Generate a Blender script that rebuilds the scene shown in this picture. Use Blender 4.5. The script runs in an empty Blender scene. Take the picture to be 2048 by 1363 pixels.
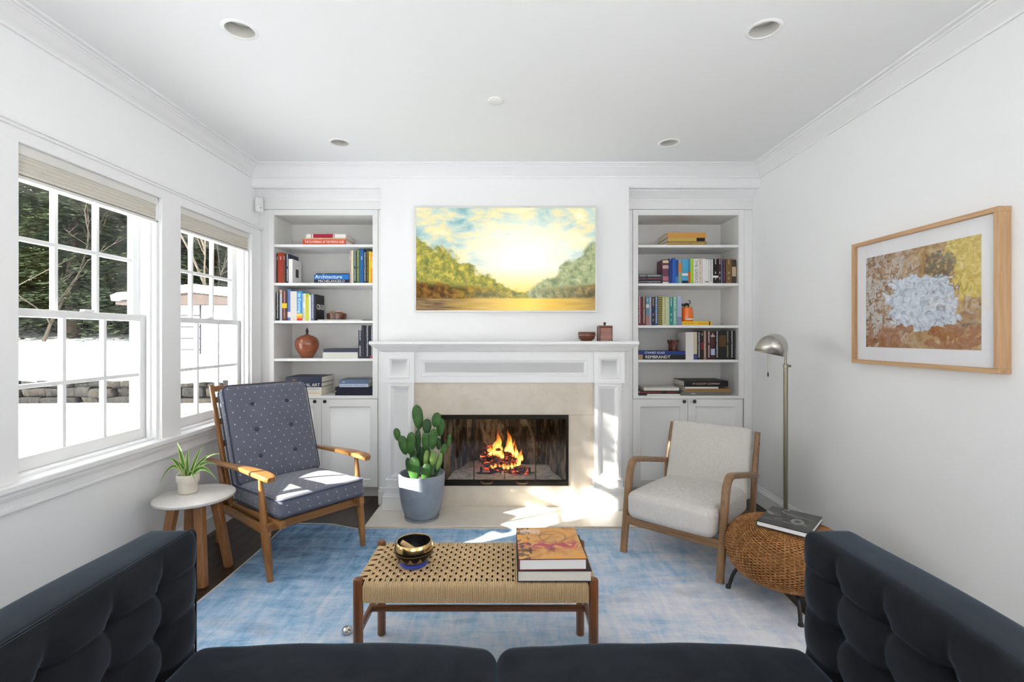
import bpy, math, random
import numpy as np
from mathutils import Vector, Matrix, noise as mnoise

random.seed(7)
sc = bpy.context.scene
col = sc.collection
PI = math.pi

# ---------------------------------------------------------------- camera, sky, sun, exposure
CAM_H = 1.36
cam = bpy.data.cameras.new('camera')
cam.sensor_width = 36.0
cam.lens = 36.0 * 950.0 / 2048.0
cam.shift_x = (1024 - 1017) / 2048.0
cam.shift_y = -(681.5 - 671) / 2048.0
cam.clip_start = 0.05
cam.clip_end = 200
camo = bpy.data.objects.new('camera', cam)
camo.location = (0, 0, CAM_H)
camo.rotation_euler = (PI / 2, 0, 0)
col.objects.link(camo)
sc.camera = camo

world = bpy.data.worlds.new('sky')
sc.world = world
world.use_nodes = True
wn = world.node_tree.nodes
wl = world.node_tree.links
wn.clear()
wo = wn.new('ShaderNodeOutputWorld')
wb = wn.new('ShaderNodeBackground')
wt = wn.new('ShaderNodeTexCoord')
wsep = wn.new('ShaderNodeSeparateXYZ')
wr = wn.new('ShaderNodeValToRGB')
wr.color_ramp.elements[0].position = 0.0
wr.color_ramp.elements[0].color = (1.0, 0.97, 0.94, 1)
wr.color_ramp.elements[1].position = 0.7
wr.color_ramp.elements[1].color = (0.93, 0.96, 1.0, 1)
wl.new(wt.outputs['Generated'], wsep.inputs[0])
wl.new(wsep.outputs['Z'], wr.inputs[0])
wl.new(wr.outputs[0], wb.inputs['Color'])
wb.inputs['Strength'].default_value = 1.5
wl.new(wb.outputs[0], wo.inputs['Surface'])

SUN_DIR = Vector((1.0, 0.53, -0.44))
sl = bpy.data.lights.new('sun', 'SUN')
sl.energy = 9.0
sl.angle = math.radians(0.6)
sl.color = (1.0, 0.93, 0.82)
so = bpy.data.objects.new('sun', sl)
so.rotation_euler = SUN_DIR.to_track_quat('-Z', 'Y').to_euler()
so.location = (-8, -3, 6)
col.objects.link(so)


def portal(name, loc, rot, sx, sy):
    l = bpy.data.lights.new(name, 'AREA')
    l.shape = 'RECTANGLE'
    l.size = sx
    l.size_y = sy
    l.cycles.is_portal = True
    o = bpy.data.objects.new(name, l)
    o.location = loc
    o.rotation_euler = rot
    col.objects.link(o)


sc.view_settings.view_transform = 'Standard'
sc.view_settings.look = 'None'
sc.view_settings.gamma = 1.0
sc.view_settings.use_curve_mapping = False
sc.view_settings.exposure = 1.9
sc.cycles.use_denoising = True
sc.cycles.max_bounces = 10
sc.cycles.diffuse_bounces = 6
sc.cycles.transparent_max_bounces = 24
sc.cycles.caustics_reflective = False
sc.cycles.caustics_refractive = False
sc.cycles.sample_clamp_indirect = 6.0

# main dimensions (metres; camera above the origin, +Y towards the fireplace)
XL, XR = -2.076, 2.033
CEIL = 2.724
YW = 3.836          # face of chimney breast and soffit
YB = 3.958          # face of the bookcases
YBACK = 4.31        # inner back of the bookcases
REAR = -1.3
SILL, HEAD = 0.745, 2.177
WINS = [(-0.95, -0.12), (1.005, 1.835), (1.992, 2.822), (2.979, 3.809)]  # the first is unseen, added behind the camera for more daylight
REAR_OPEN = [(-0.65, 0.65)]  # opening added in the unseen rear wall for more daylight
REAR_TOP = 2.2
SIDE_OPEN = (-1.15, 0.55)          # opening added in the unseen right wall to brighten the room
for (a, b) in WINS:
    portal('window_daylight', (XL - 0.15, (a + b) / 2, (SILL + HEAD) / 2), (0, -PI / 2, 0), HEAD - SILL, b - a)
for (a, b) in REAR_OPEN:
    portal('garden_door_daylight', ((a + b) / 2, REAR - 0.15, REAR_TOP / 2), (PI / 2, 0, 0), b - a, REAR_TOP)

portal('doorway_daylight', (XR + 0.15, sum(SIDE_OPEN) / 2, 1.1), (0, PI / 2, 0), 2.2, SIDE_OPEN[1] - SIDE_OPEN[0])

# ---------------------------------------------------------------- materials
_mats = {}


class NT:
    def __init__(s, name):
        s.m = bpy.data.materials.new(name)
        s.m.use_nodes = True
        s.n = s.m.node_tree.nodes
        s.l = s.m.node_tree.links
        s.n.clear()
        s.out = s.n.new('ShaderNodeOutputMaterial')

    def N(s, t, ins=None, **kw):
        x = s.n.new('ShaderNode' + t)
        for k, v in kw.items():
            setattr(x, k, v)
        if ins:
            for k, v in ins.items():
                s.S(x.inputs[k], v)
        return x

    def S(s, sock, v):
        if isinstance(v, bpy.types.NodeSocket):
            s.l.new(v, sock)
        elif isinstance(v, bpy.types.Node):
            s.l.new(v.outputs[0], sock)
        else:
            if isinstance(v, (tuple, list)) and len(v) == 3 and sock.type == 'RGBA':
                v = (*v, 1)
            sock.default_value = v

    def math(s, op, a, b=0.0, c=0.0, clamp=False):
        x = s.N('Math', operation=op)
        x.use_clamp = clamp
        s.S(x.inputs[0], a)
        s.S(x.inputs[1], b)
        s.S(x.inputs[2], c)
        return x.outputs[0]

    def mix(s, f, a, b, mode='MIX'):
        x = s.N('MixRGB', blend_type=mode)
        s.S(x.inputs[0], f)
        s.S(x.inputs[1], a)
        s.S(x.inputs[2], b)
        return x.outputs[0]

    def ramp(s, f, stops, interp='LINEAR'):
        x = s.N('ValToRGB')
        x.color_ramp.interpolation = interp
        e = x.color_ramp.elements
        while len(e) < len(stops):
            e.new(0.5)
        for i, (p, c) in enumerate(stops):
            e[i].position = p
            e[i].color = (*c, 1) if len(c) == 3 else c
        s.S(x.inputs[0], f)
        return x.outputs[0]

    def obj(s):
        return s.N('TexCoord').outputs['Object']

    def mapped(s, scale=(1, 1, 1), loc=(0, 0, 0), rot=(0, 0, 0), src=None):
        m = s.N('Mapping')
        s.S(m.inputs['Vector'], src if src is not None else s.obj())
        m.inputs['Scale'].default_value = scale
        m.inputs['Location'].default_value = loc
        m.inputs['Rotation'].default_value = rot
        return m.outputs[0]

    def noise(s, vec, scale=5.0, detail=3.0, rough=0.5, dist=0.0):
        x = s.N('TexNoise')
        s.S(x.inputs['Vector'], vec)
        x.inputs['Scale'].default_value = scale
        x.inputs['Detail'].default_value = detail
        x.inputs['Roughness'].default_value = rough
        x.inputs['Distortion'].default_value = dist
        return x.outputs[0]

    def sep(s, vec=None):
        x = s.N('SeparateXYZ')
        s.S(x.inputs[0], vec if vec is not None else s.obj())
        return x.outputs

    def bsdf(s, base, rough=0.5, metal=0.0, spec=0.5, sheen=0.0, sheen_tint=None, sheen_rough=0.5, bump=None, bump_d=0.01, coat=0.0, emit=None, emit_s=0.0, sss=0.0):
        p = s.N('BsdfPrincipled')
        s.S(p.inputs['Base Color'], base)
        s.S(p.inputs['Roughness'], rough)
        p.inputs['Metallic'].default_value = metal
        p.inputs['Specular IOR Level'].default_value = spec
        p.inputs['Sheen Weight'].default_value = sheen
        p.inputs['Sheen Roughness'].default_value = sheen_rough
        if sheen_tint:
            s.S(p.inputs['Sheen Tint'], sheen_tint)
        p.inputs['Coat Weight'].default_value = coat
        if emit is not None:
            s.S(p.inputs['Emission Color'], emit)
            s.S(p.inputs['Emission Strength'], emit_s)
        if bump is not None:
            b = s.N('Bump')
            b.inputs['Distance'].default_value = bump_d
            b.inputs['Strength'].default_value = 1.0
            s.S(b.inputs['Height'], bump)
            s.l.new(b.outputs[0], p.inputs['Normal'])
        s.l.new(p.outputs[0], s.out.inputs['Surface'])
        return p


def plain(name, c, rough=0.5, metal=0.0, spec=0.5, nscale=0.0, namt=0.12, bscale=0.0, bdist=0.002, sheen=0.0, coat=0.0):
    key = (name, c, rough, metal)
    if key in _mats:
        return _mats[key]
    t = NT(name)
    base = c
    if nscale:
        f = t.noise(t.obj(), nscale, 4)
        lo = tuple(x * (1 - namt) for x in c)
        hi = tuple(min(1, x * (1 + namt)) for x in c)
        base = t.ramp(f, [(0.3, lo), (0.7, hi)])
    bmp = t.noise(t.obj(), bscale, 3) if bscale else None
    t.bsdf(base, rough, metal, spec, sheen=sheen, bump=bmp, bump_d=bdist, coat=coat)
    _mats[key] = t.m
    return t.m


def wood(name, c1, c2, axis='z', scale=1.0, rough=0.4, coat=0.0):
    t = NT(name)
    st = {'x': (0.6, 14, 14), 'y': (14, 0.6, 14), 'z': (14, 14, 0.6)}[axis]
    v = t.mapped(tuple(x * scale for x in st))
    f1 = t.noise(v, 3.0, 5, 0.6, 0.8)
    f2 = t.noise(v, 14.0, 3, 0.6)
    f = t.math('ADD', t.math('MULTIPLY', f1, 0.75), t.math('MULTIPLY', f2, 0.25))
    c = t.ramp(f, [(0.33, c1), (0.5, tuple((a + b) / 2 for a, b in zip(c1, c2))), (0.66, c2)])
    t.bsdf(c, rough, bump=f2, bump_d=0.0006, coat=coat)
    return t.m


WHITE = plain('white_wall_paint', (0.84, 0.845, 0.85), 0.7, spec=0.2, bscale=180, bdist=0.0003)
CEILM = plain('ceiling_paint', (0.86, 0.865, 0.87), 0.8, spec=0.15)
TRIM = plain('white_satin_trim', (0.83, 0.83, 0.835), 0.38, spec=0.4)
CABIN = plain('cabinet_paint', (0.80, 0.80, 0.795), 0.42, spec=0.4)
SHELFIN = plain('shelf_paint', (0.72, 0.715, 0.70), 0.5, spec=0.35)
BLACK = plain('black_metal', (0.012, 0.012, 0.013), 0.38, spec=0.5)
BRONZE = plain('dark_bronze', (0.02, 0.016, 0.012), 0.35, metal=0.6)
PAGE = plain('book_pages', (0.80, 0.76, 0.68), 0.8, spec=0.1, nscale=400, namt=0.06)
PAGEW = plain('white_pages', (0.88, 0.87, 0.86), 0.75, spec=0.1)


def glass_mat(name, tint=(1, 1, 1), ior=1.45, rough=0.0, strength=1.0):
    t = NT(name)
    tr = t.N('BsdfTransparent', {'Color': tint})
    gl = t.N('BsdfGlossy', {'Color': (1, 1, 1), 'Roughness': rough})
    # Schlick reflectance, the same on both faces of the pane
    lw = t.N('LayerWeight', {'Blend': 0.5})
    f0 = ((ior - 1) / (ior + 1)) ** 2
    fr = t.math('MULTIPLY_ADD', t.math('POWER', lw.outputs['Facing'], 5.0), 1 - f0, f0)
    mx = t.N('MixShader')
    t.S(mx.inputs[0], t.math('MULTIPLY', fr, strength))
    t.l.new(tr.outputs[0], mx.inputs[1])
    t.l.new(gl.outputs[0], mx.inputs[2])
    t.l.new(mx.outputs[0], t.out.inputs['Surface'])
    return t.m


GLASS = glass_mat('window_glass', (0.97, 0.985, 0.98), 1.4, 0.0, 0.6)
FGLASS = glass_mat('fireplace_glass', (0.90, 0.88, 0.85), 1.5)
PICGLASS = glass_mat('picture_glass', (0.99, 0.99, 0.99), 1.35)


# ---------------------------------------------------------------- mesh builder
class MB:
    def __init__(s):
        s.v = []
        s.f = []
        s.mi = []

    def add(s, vs, fs, mi=0, M=None):
        o = len(s.v)
        if M is not None:
            vs = [M @ Vector(p) for p in vs]
        s.v += [tuple(p) for p in vs]
        s.f += [tuple(o + i for i in f) for f in fs]
        s.mi += [mi] * len(fs)
        return s

    def box(s, x0, x1, y0, y1, z0, z1, mi=0, M=None):
        vs = [(x0, y0, z0), (x1, y0, z0), (x1, y1, z0), (x0, y1, z0), (x0, y0, z1), (x1, y0, z1), (x1, y1, z1), (x0, y1, z1)]
        fs = [(0, 3, 2, 1), (4, 5, 6, 7), (0, 1, 5, 4), (1, 2, 6, 5), (2, 3, 7, 6), (3, 0, 4, 7)]
        return s.add(vs, fs, mi, M)

    def lathe(s, prof, n=24, c=(0, 0, 0), mi=0, M=None, cap0=True, cap1=True):
        vs, fs = [], []
        for (r, z) in prof:
            for k in range(n):
                a = 2 * PI * k / n
                vs.append((c[0] + r * math.cos(a), c[1] + r * math.sin(a), c[2] + z))
        for i in range(len(prof) - 1):
            for k in range(n):
                k2 = (k + 1) % n
                fs.append((i * n + k, i * n + k2, (i + 1) * n + k2, (i + 1) * n + k))
        if cap0:
            fs.append(tuple(range(n - 1, -1, -1)))
        if cap1:
            m = (len(prof) - 1) * n
            fs.append(tuple(range(m, m + n)))
        return s.add(vs, fs, mi, M)

    def loft(s, rings, closed=True, cap=True, mi=0, loop=False):
        n = len(rings[0])
        vs = [p for r in rings for p in r]
        fs = []
        R = len(rings)
        for i in range(R if loop else R - 1):
            j = (i + 1) % R
            for k in range(n if closed else n - 1):
                k2 = (k + 1) % n
                fs.append((i * n + k, i * n + k2, j * n + k2, j * n + k))
        if cap and not loop:
            fs.append(tuple(range(n - 1, -1, -1)))
            fs.append(tuple(range((R - 1) * n, R * n)))
        return s.add(vs, fs, mi)

    def sweep(s, path, prof, side=None, mi=0, cap=True, loop=False):
        """prof: list of (a,b) or fn(i,t)->list; a along side, b along t x side"""
        P = [Vector(p) for p in path]
        n = len(P)
        rings = []
        prev = None
        for i in range(n):
            if loop:
                t = (P[(i + 1) % n] - P[i - 1]).normalized()
            else:
                t = (P[min(i + 1, n - 1)] - P[max(i - 1, 0)]).normalized()
            if side is not None:
                sd = Vector(side)
            elif prev is None:
                sd = Vector((0, 0, 1)) if abs(t.z) < 0.8 else Vector((1, 0, 0))
            else:
                sd = prev
            sd = (sd - t * sd.dot(t)).normalized()
            prev = sd
            up = t.cross(sd)
            pr = prof(i, i / max(1, n - 1)) if callable(prof) else prof
            rings.append([P[i] + sd * a + up * b for (a, b) in pr])
        return s.loft(rings, True, cap, mi, loop)

    def tube(s, path, r, n=8, mi=0, cap=True, loop=False):
        def pf(i, t):
            rr = r[i] if isinstance(r, (list, tuple)) else (r(t) if callable(r) else r)
            return [(rr * math.cos(2 * PI * k / n), rr * math.sin(2 * PI * k / n)) for k in range(n)]
        return s.sweep(path, pf, None, mi, cap, loop)

    def prism(s, poly, h0, h1, axis='z', mi=0):
        def mp(a, b, h):
            return {'z': (a, b, h), 'y': (a, h, b), 'x': (h, a, b)}[axis]
        n = len(poly)
        vs = [mp(a, b, h0) for a, b in poly] + [mp(a, b, h1) for a, b in poly]
        fs = [tuple(range(n - 1, -1, -1)), tuple(range(n, 2 * n))]
        for k in range(n):
            fs.append((k, (k + 1) % n, n + (k + 1) % n, n + k))
        return s.add(vs, fs, mi)

    def inset(s, x0, x1, z0, z1, y0, y1, border, depth, slope=0.01, bead=0.0, mi=0):
        """board facing -Y (front y0, back y1) whose middle is a sunk panel"""
        def ring(i, y):
            return [(x0 + i, y, z0 + i), (x1 - i, y, z0 + i), (x1 - i, y, z1 - i), (x0 + i, y, z1 - i)]
        R = [ring(0, y1), ring(0, y0), ring(border, y0)]
        if bead:
            R += [ring(border + bead * 0.3, y0 - bead * 0.5), ring(border + bead, y0 - bead * 0.5)]
            border += bead
        R += [ring(border + slope, y0 + depth), ring(border + slope + 0.001, y0 + depth)]
        vs = [p for r in R for p in r]
        fs = []
        for i in range(len(R) - 1):
            for k in range(4):
                fs.append((i * 4 + k, i * 4 + (k + 1) % 4, (i + 1) * 4 + (k + 1) % 4, (i + 1) * 4 + k))
        m = (len(R) - 1) * 4
        fs.append((m, m + 1, m + 2, m + 3))
        fs.append((3, 2, 1, 0))
        return s.add(vs, fs, mi)

    def rbox(s, hx, hy, hz, r, n=(8, 8, 4), fn=None, M=None, mi=0, k=3):
        """rounded cushion box, half sizes hx hy hz; fn displaces points"""
        hs = (hx, hy, hz)

        def axis(h, m):
            e = [-h + r * (i / k) ** 1.3 for i in range(k)]
            mid = [-h + r + (2 * h - 2 * r) * i / m for i in range(m + 1)]
            return e + mid + [-q for q in reversed(e)]
        A = [axis(hs[i], n[i]) for i in range(3)]
        idx = {}
        vs = []

        def vert(q):
            key = tuple(round(c, 6) for c in q)
            if key in idx:
                return idx[key]
            inner = [max(-(hs[i] - r), min(hs[i] - r, q[i])) for i in range(3)]
            d = [q[i] - inner[i] for i in range(3)]
            l = math.sqrt(sum(c * c for c in d))
            if l > 1e-9:
                p = [inner[i] + d[i] / l * r for i in range(3)]
            else:
                p = list(q)
            if fn:
                p = fn(*p)
            idx[key] = len(vs)
            vs.append(tuple(p))
            return idx[key]
        fs = []
        for ax in range(3):
            u, w = [(1, 2), (2, 0), (0, 1)][ax]
            for sg in (-1, 1):
                for i in range(len(A[u]) - 1):
                    for j in range(len(A[w]) - 1):
                        def pt(a, b):
                            q = [0, 0, 0]
                            q[ax] = sg * hs[ax]
                            q[u] = A[u][a]
                            q[w] = A[w][b]
                            return vert(q)
                        f = (pt(i, j), pt(i + 1, j), pt(i + 1, j + 1), pt(i, j + 1))
                        fs.append(f if sg > 0 else f[::-1])
        return s.add(vs, fs, mi, M)

    def mesh(s, name, mats, smooth=None):
        me = bpy.data.meshes.new(name)
        me.from_pydata(s.v, [], s.f)
        for m in (mats if isinstance(mats, (list, tuple)) else [mats]):
            me.materials.append(m)
        if any(s.mi):
            me.polygons.foreach_set('material_index', s.mi)
        if smooth:
            me.polygons.foreach_set('use_smooth', [True] * len(me.polygons))
            me.set_sharp_from_angle(angle=math.radians(smooth))
        me.update()
        return me

    def build(s, name, mats, parent=None, smooth=None, bevel=0.0, seg=2, kind=None, label=None):
        o = bpy.data.objects.new(name, s.mesh(name, mats, smooth))
        col.objects.link(o)
        if parent is not None:
            o.parent = parent
        if bevel:
            b = o.modifiers.new('bevel', 'BEVEL')
            b.width = bevel
            b.segments = seg
            b.limit_method = 'ANGLE'
            b.angle_limit = math.radians(40)
            if not smooth:
                o.data.polygons.foreach_set('use_smooth', [True] * len(o.data.polygons))
                o.data.set_sharp_from_angle(angle=math.radians(28))
                b.harden_normals = True
        if kind:
            o['kind'] = kind
        if label:
            o['label'] = label
        return o


def thing(name, loc, label, cat, rz=0.0, group=None):
    o = bpy.data.objects.new(name, None)
    o.empty_display_size = 0.05
    o.location = loc
    o.rotation_euler = (0, 0, rz)
    o['label'] = label
    o['category'] = cat
    if group:
        o['group'] = group
    col.objects.link(o)
    return o


def tag(o, label, cat, group=None):
    o['label'] = label
    o['category'] = cat
    if group:
        o['group'] = group
    return o


def share(name, me, parent=None, loc=(0, 0, 0), rot=(0, 0, 0), scale=(1, 1, 1)):
    o = bpy.data.objects.new(name, me)
    col.objects.link(o)
    o.parent = parent
    o.location = loc
    o.rotation_euler = rot
    o.scale = scale
    return o


_txt = {}


def text_mesh(body, size, mat, bold=0.0):
    key = (body, size, mat.name, bold)
    if key in _txt:
        return _txt[key]
    c = bpy.data.curves.new('lettering', 'FONT')
    c.body = body
    c.size = size
    c.align_x = 'CENTER'
    c.align_y = 'CENTER'
    c.extrude = 0.0004
    c.offset = bold
    c.resolution_u = 2
    o = bpy.data.objects.new('lettering_tmp', c)
    col.objects.link(o)
    dg = bpy.context.evaluated_depsgraph_get()
    me = bpy.data.meshes.new_from_object(o.evaluated_get(dg))
    bpy.data.objects.remove(o)
    me.materials.clear()
    me.materials.append(mat)
    _txt[key] = me
    return me


def smoothpath(pts, n=8):
    """Catmull-Rom through pts"""
    P = [Vector(p) for p in pts]
    P = [P[0] * 2 - P[1]] + P + [P[-1] * 2 - P[-2]]
    out = []
    for i in range(1, len(P) - 2):
        a, b, c, d = P[i - 1], P[i], P[i + 1], P[i + 2]
        for k in range(n):
            t = k / n
            out.append(0.5 * ((2 * b) + (-a + c) * t + (2 * a - 5 * b + 4 * c - d) * t * t + (-a + 3 * b - 3 * c + d) * t ** 3))
    out.append(P[-2])
    return out


def rrect(a, b, r, k=2):
    """rounded rectangle profile, half sizes a,b"""
    pts = []
    for (sx, sy, a0) in ((1, 1, 0), (-1, 1, 90), (-1, -1, 180), (1, -1, 270)):
        for i in range(k + 1):
            an = math.radians(a0 + 90 * i / k)
            pts.append((sx * (a - r) + r * math.cos(an), sy * (b - r) + r * math.sin(an)))
    return pts

# ================================================================ THE SETTING
def structure(o):
    o['kind'] = 'structure'
    return o


# ---- floor
def floor_mat():
    t = NT('dark_oak_boards')
    info = t.N('ObjectInfo')
    v = t.mapped((16, 0.9, 16))
    off = t.N('VectorMath', operation='ADD')
    t.S(off.inputs[0], v)
    comb = t.N('CombineXYZ', {0: t.math('MULTIPLY', info.outputs['Random'], 50.0), 1: t.math('MULTIPLY', info.outputs['Random'], 31.0)})
    t.S(off.inputs[1], comb)
    f = t.noise(off, 2.2, 6, 0.62, 0.6)
    c = t.ramp(f, [(0.3, (0.012, 0.007, 0.004)), (0.52, (0.030, 0.017, 0.010)), (0.75, (0.060, 0.034, 0.018))])
    k = t.math('MULTIPLY_ADD', info.outputs['Random'], 0.6, 0.7)
    c2 = t.mix(1.0, c, t.N('CombineColor', {0: k, 1: k, 2: k}).outputs[0], 'MULTIPLY')
    t.bsdf(c2, 0.30, spec=0.45, bump=f, bump_d=0.0006)
    return t.m


FLOORM = floor_mat()
fl = MB().box(XL - 0.2, XR + 0.2, REAR - 0.3, 4.5, -0.1, -0.003).build('floor', FLOORM, bevel=0)
structure(fl)
NS = 48
pw = (XR - XL) / NS
lens = (0.62, 0.81, 0.95, 1.13, 1.3)
pmesh = {L: MB().box(-pw / 2 + 0.0007, pw / 2 - 0.0007, -L / 2 + 0.0007, L / 2 - 0.0007, -0.012, 0).mesh('plank', FLOORM) for L in lens}
rr = random.Random(3)
for i in range(NS):
    y = 1.25 - rr.random() * 0.6
    while y < 3.93:
        L = rr.choice(lens)
        if y + L > 4.25:
            L = next((q for q in lens if y + q >= 3.96), 0.62)
        p = share('plank', pmesh[L], fl, (XL + pw * (i + 0.5), y + L / 2, 0))
        y += L

# ---- ceiling with four round holes for the recessed lights
LIGHTS = [(-1.198, 2.118), (1.137, 2.116), (-1.191, 3.358), (1.135, 3.358)]
LR = 0.062
cm = MB()
xs = [XL - 0.2, -1.295, -1.095, 1.036, 1.236, XR + 0.2]
ys = [REAR - 0.3, 2.017, 2.217, 3.258, 3.458, 4.5]
for i in range(5):
    for j in range(5):
        x0, x1, y0, y1 = xs[i], xs[i + 1], ys[j], ys[j + 1]
        hit = [c for c in LIGHTS if x0 < c[0] < x1 and y0 < c[1] < y1]
        if not hit:
            cm.add([(x0, y0, CEIL), (x0, y1, CEIL), (x1, y1, CEIL), (x1, y0, CEIL)], [(0, 1, 2, 3)])
            continue
        cx, cy = hit[0]
        n = 32
        inner, outer = [], []
        for k in range(n):
            a = 2 * PI * k / n
            dx, dy = math.cos(a), math.sin(a)
            inner.append((cx + LR * dx, cy + LR * dy, CEIL))
            q = min(((x1 - cx) / dx if dx > 1e-6 else (x0 - cx) / dx if dx < -1e-6 else 9), ((y1 - cy) / dy if dy > 1e-6 else (y0 - cy) / dy if dy < -1e-6 else 9))
            outer.append((cx + q * dx, cy + q * dy, CEIL))
        cm.loft([outer, inner], True, False)
        for (px, py) in ((x0, y0), (x1, y0), (x1, y1), (x0, y1)):
            ks = sorted(range(n), key=lambda k: (outer[k][0] - px) ** 2 + (outer[k][1] - py) ** 2)[:2]
            cm.add([(px, py, CEIL), outer[ks[0]], outer[ks[1]]], [(0, 1, 2)])
cm.box(XL - 0.2, XR + 0.2, REAR - 0.3, 4.5, CEIL + 0.25, CEIL + 0.35)
structure(cm.build('ceiling', CEILM))

# ---- walls
w = MB()
T = 0.16
zs = [(0 - 0.1, SILL), (HEAD, CEIL + 0.3)]
for z0, z1 in zs:
    w.box(XL - T, XL, REAR - 0.2, 4.5, z0, z1)
edges = [REAR - 0.2] + [e for ab in WINS for e in ab] + [4.5]
for k in range(0, len(edges), 2):
    w.box(XL - T, XL, edges[k], edges[k + 1], SILL, HEAD)
structure(w.build('wall_left', WHITE))
w = MB()
w.box(XR, XR + T, REAR - 0.2, SIDE_OPEN[0], -0.1, CEIL + 0.3)
w.box(XR, XR + T, SIDE_OPEN[1], 4.5, -0.1, CEIL + 0.3)
w.box(XR, XR + T, SIDE_OPEN[0], SIDE_OPEN[1], 2.2, CEIL + 0.3)
structure(w.build('wall_right', WHITE))
FBX0, FBX1, FBZ0, FBZ1 = -0.529, 0.470, 0.188, 0.741
BX0, BX1 = -1.030, 0.973
w = MB()
w.box(XL, XR, YBACK + 0.015, 4.5, -0.1, CEIL + 0.3)
w.box(BX0, FBX0, YW, YBACK + 0.015, -0.1, CEIL + 0.01)
w.box(FBX1, BX1, YW, YBACK + 0.015, -0.1, CEIL + 0.01)
w.box(FBX0, FBX1, YW, YBACK + 0.015, FBZ1, CEIL + 0.01)
w.box(FBX0, FBX1, YW, YBACK + 0.015, -0.1, FBZ0)
w.box(XL, BX0, YW, YBACK + 0.015, 2.571, CEIL + 0.01)
w.box(BX1, XR, YW, YBACK + 0.015, 2.571, CEIL + 0.01)
structure(w.build('wall_back', WHITE))
w = MB()
e = [XL] + [q for ab in REAR_OPEN for q in ab] + [XR]
for k in range(0, len(e), 2):
    w.box(e[k], e[k + 1], REAR - T, REAR, 0, CEIL)
for (a, b) in REAR_OPEN:
    w.box(a, b, REAR - T, REAR, REAR_TOP, CEIL)
structure(w.build('wall_rear', WHITE))

# ---- crown moulding, mitred
CP = [(0, -0.092), (0.011, -0.092), (0.013, -0.084), (0.011, -0.078), (0.018, -0.070), (0.030, -0.062), (0.047, -0.045), (0.062, -0.028), (0.070, -0.024), (0.072, -0.018), (0.082, -0.017), (0.085, -0.009), (0.108, -0.009), (0.110, -0.002), (0.110, 0.0), (0, 0.0)]


def runs(name, ringfn_a, ringfn_b, prof, mat=TRIM, smooth=25):
    return structure(MB().loft([[ringfn_a(p, z) for p, z in prof], [ringfn_b(p, z) for p, z in prof]]).build(name, mat, smooth=smooth))


runs('trim_1', lambda p, z: (XL + p, REAR, CEIL + z), lambda p, z: (XL + p, YW - p, CEIL + z), CP)
runs('trim_2', lambda p, z: (XL + p, YW - p, CEIL + z), lambda p, z: (XR - p, YW - p, CEIL + z), CP)
runs('trim_3', lambda p, z: (XR - p, YW - p, CEIL + z), lambda p, z: (XR - p, REAR, CEIL + z), CP)
# ---- baseboards
BP = [(0, 0), (0.018, 0), (0.018, 0.105), (0.014, 0.112), (0.012, 0.125), (0.008, 0.128), (0.006, 0.14), (0, 0.14)]
runs('baseboard_left', lambda p, z: (XL + p, REAR, z), lambda p, z: (XL + p, YB + 0.05, z), BP)
runs('baseboard_right', lambda p, z: (XR - p, SIDE_OPEN[1], z), lambda p, z: (XR - p, YB + 0.05, z), BP)
b = MB()
for sx, x in ((-1, BX0), (1, BX1)):
    x2 = x - sx * 0.16
    b.box(min(x + sx * 0.018, x2), max(x + sx * 0.018, x2), YW - 0.018, YB + 0.06, 0, 0.112)
    b.box(min(x + sx * 0.010, x2), max(x + sx * 0.010, x2), YW - 0.010, YB + 0.06, 0.112, 0.135)
structure(b.build('baseboard_back', TRIM, bevel=0.003))

# ---- window casings
Y0C, Y1C = -1.1, YB
c = MB()
for (a, b2) in ((-1.06, -0.95), (-0.12, -0.01), (0.88, 1.005), (1.835, 1.992), (2.822, 2.979), (3.809, 3.945)):
    c.box(XL - 0.002, XL + 0.020, a - 0.004, b2 + 0.004, SILL - 0.01, HEAD + 0.002)
structure(c.build('trim_4', TRIM, bevel=0.004))
c = MB()
c.box(XL - 0.002, XL + 0.020, Y0C, Y1C - 0.012, HEAD - 0.003, HEAD + 0.060)
c.box(XL, XL + 0.030, Y0C - 0.01, Y1C - 0.01, HEAD + 0.052, HEAD + 0.068)
c.box(XL, XL + 0.040, Y0C - 0.015, Y1C - 0.01, HEAD + 0.066, HEAD + 0.080)
structure(c.build('trim_5', TRIM, bevel=0.004))
c = MB()
c.box(XL - 0.04, XL + 0.056, Y0C - 0.03, Y1C - 0.008, SILL - 0.028, SILL + 0.004)
structure(c.build('trim_6', TRIM, bevel=0.008, seg=3))
c = MB()
c.box(XL, XL + 0.036, Y0C, Y1C - 0.008, SILL - 0.052, SILL - 0.026)
c.box(XL, XL + 0.027, Y0C, Y1C - 0.008, SILL - 0.064, SILL - 0.050)
c.box(XL, XL + 0.018, Y0C, Y1C - 0.008, 0.640, SILL - 0.062)
c.box(XL, XL + 0.024, Y0C, Y1C - 0.008, 0.627, 0.643)
structure(c.build('trim_7', TRIM, bevel=0.004))


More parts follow.
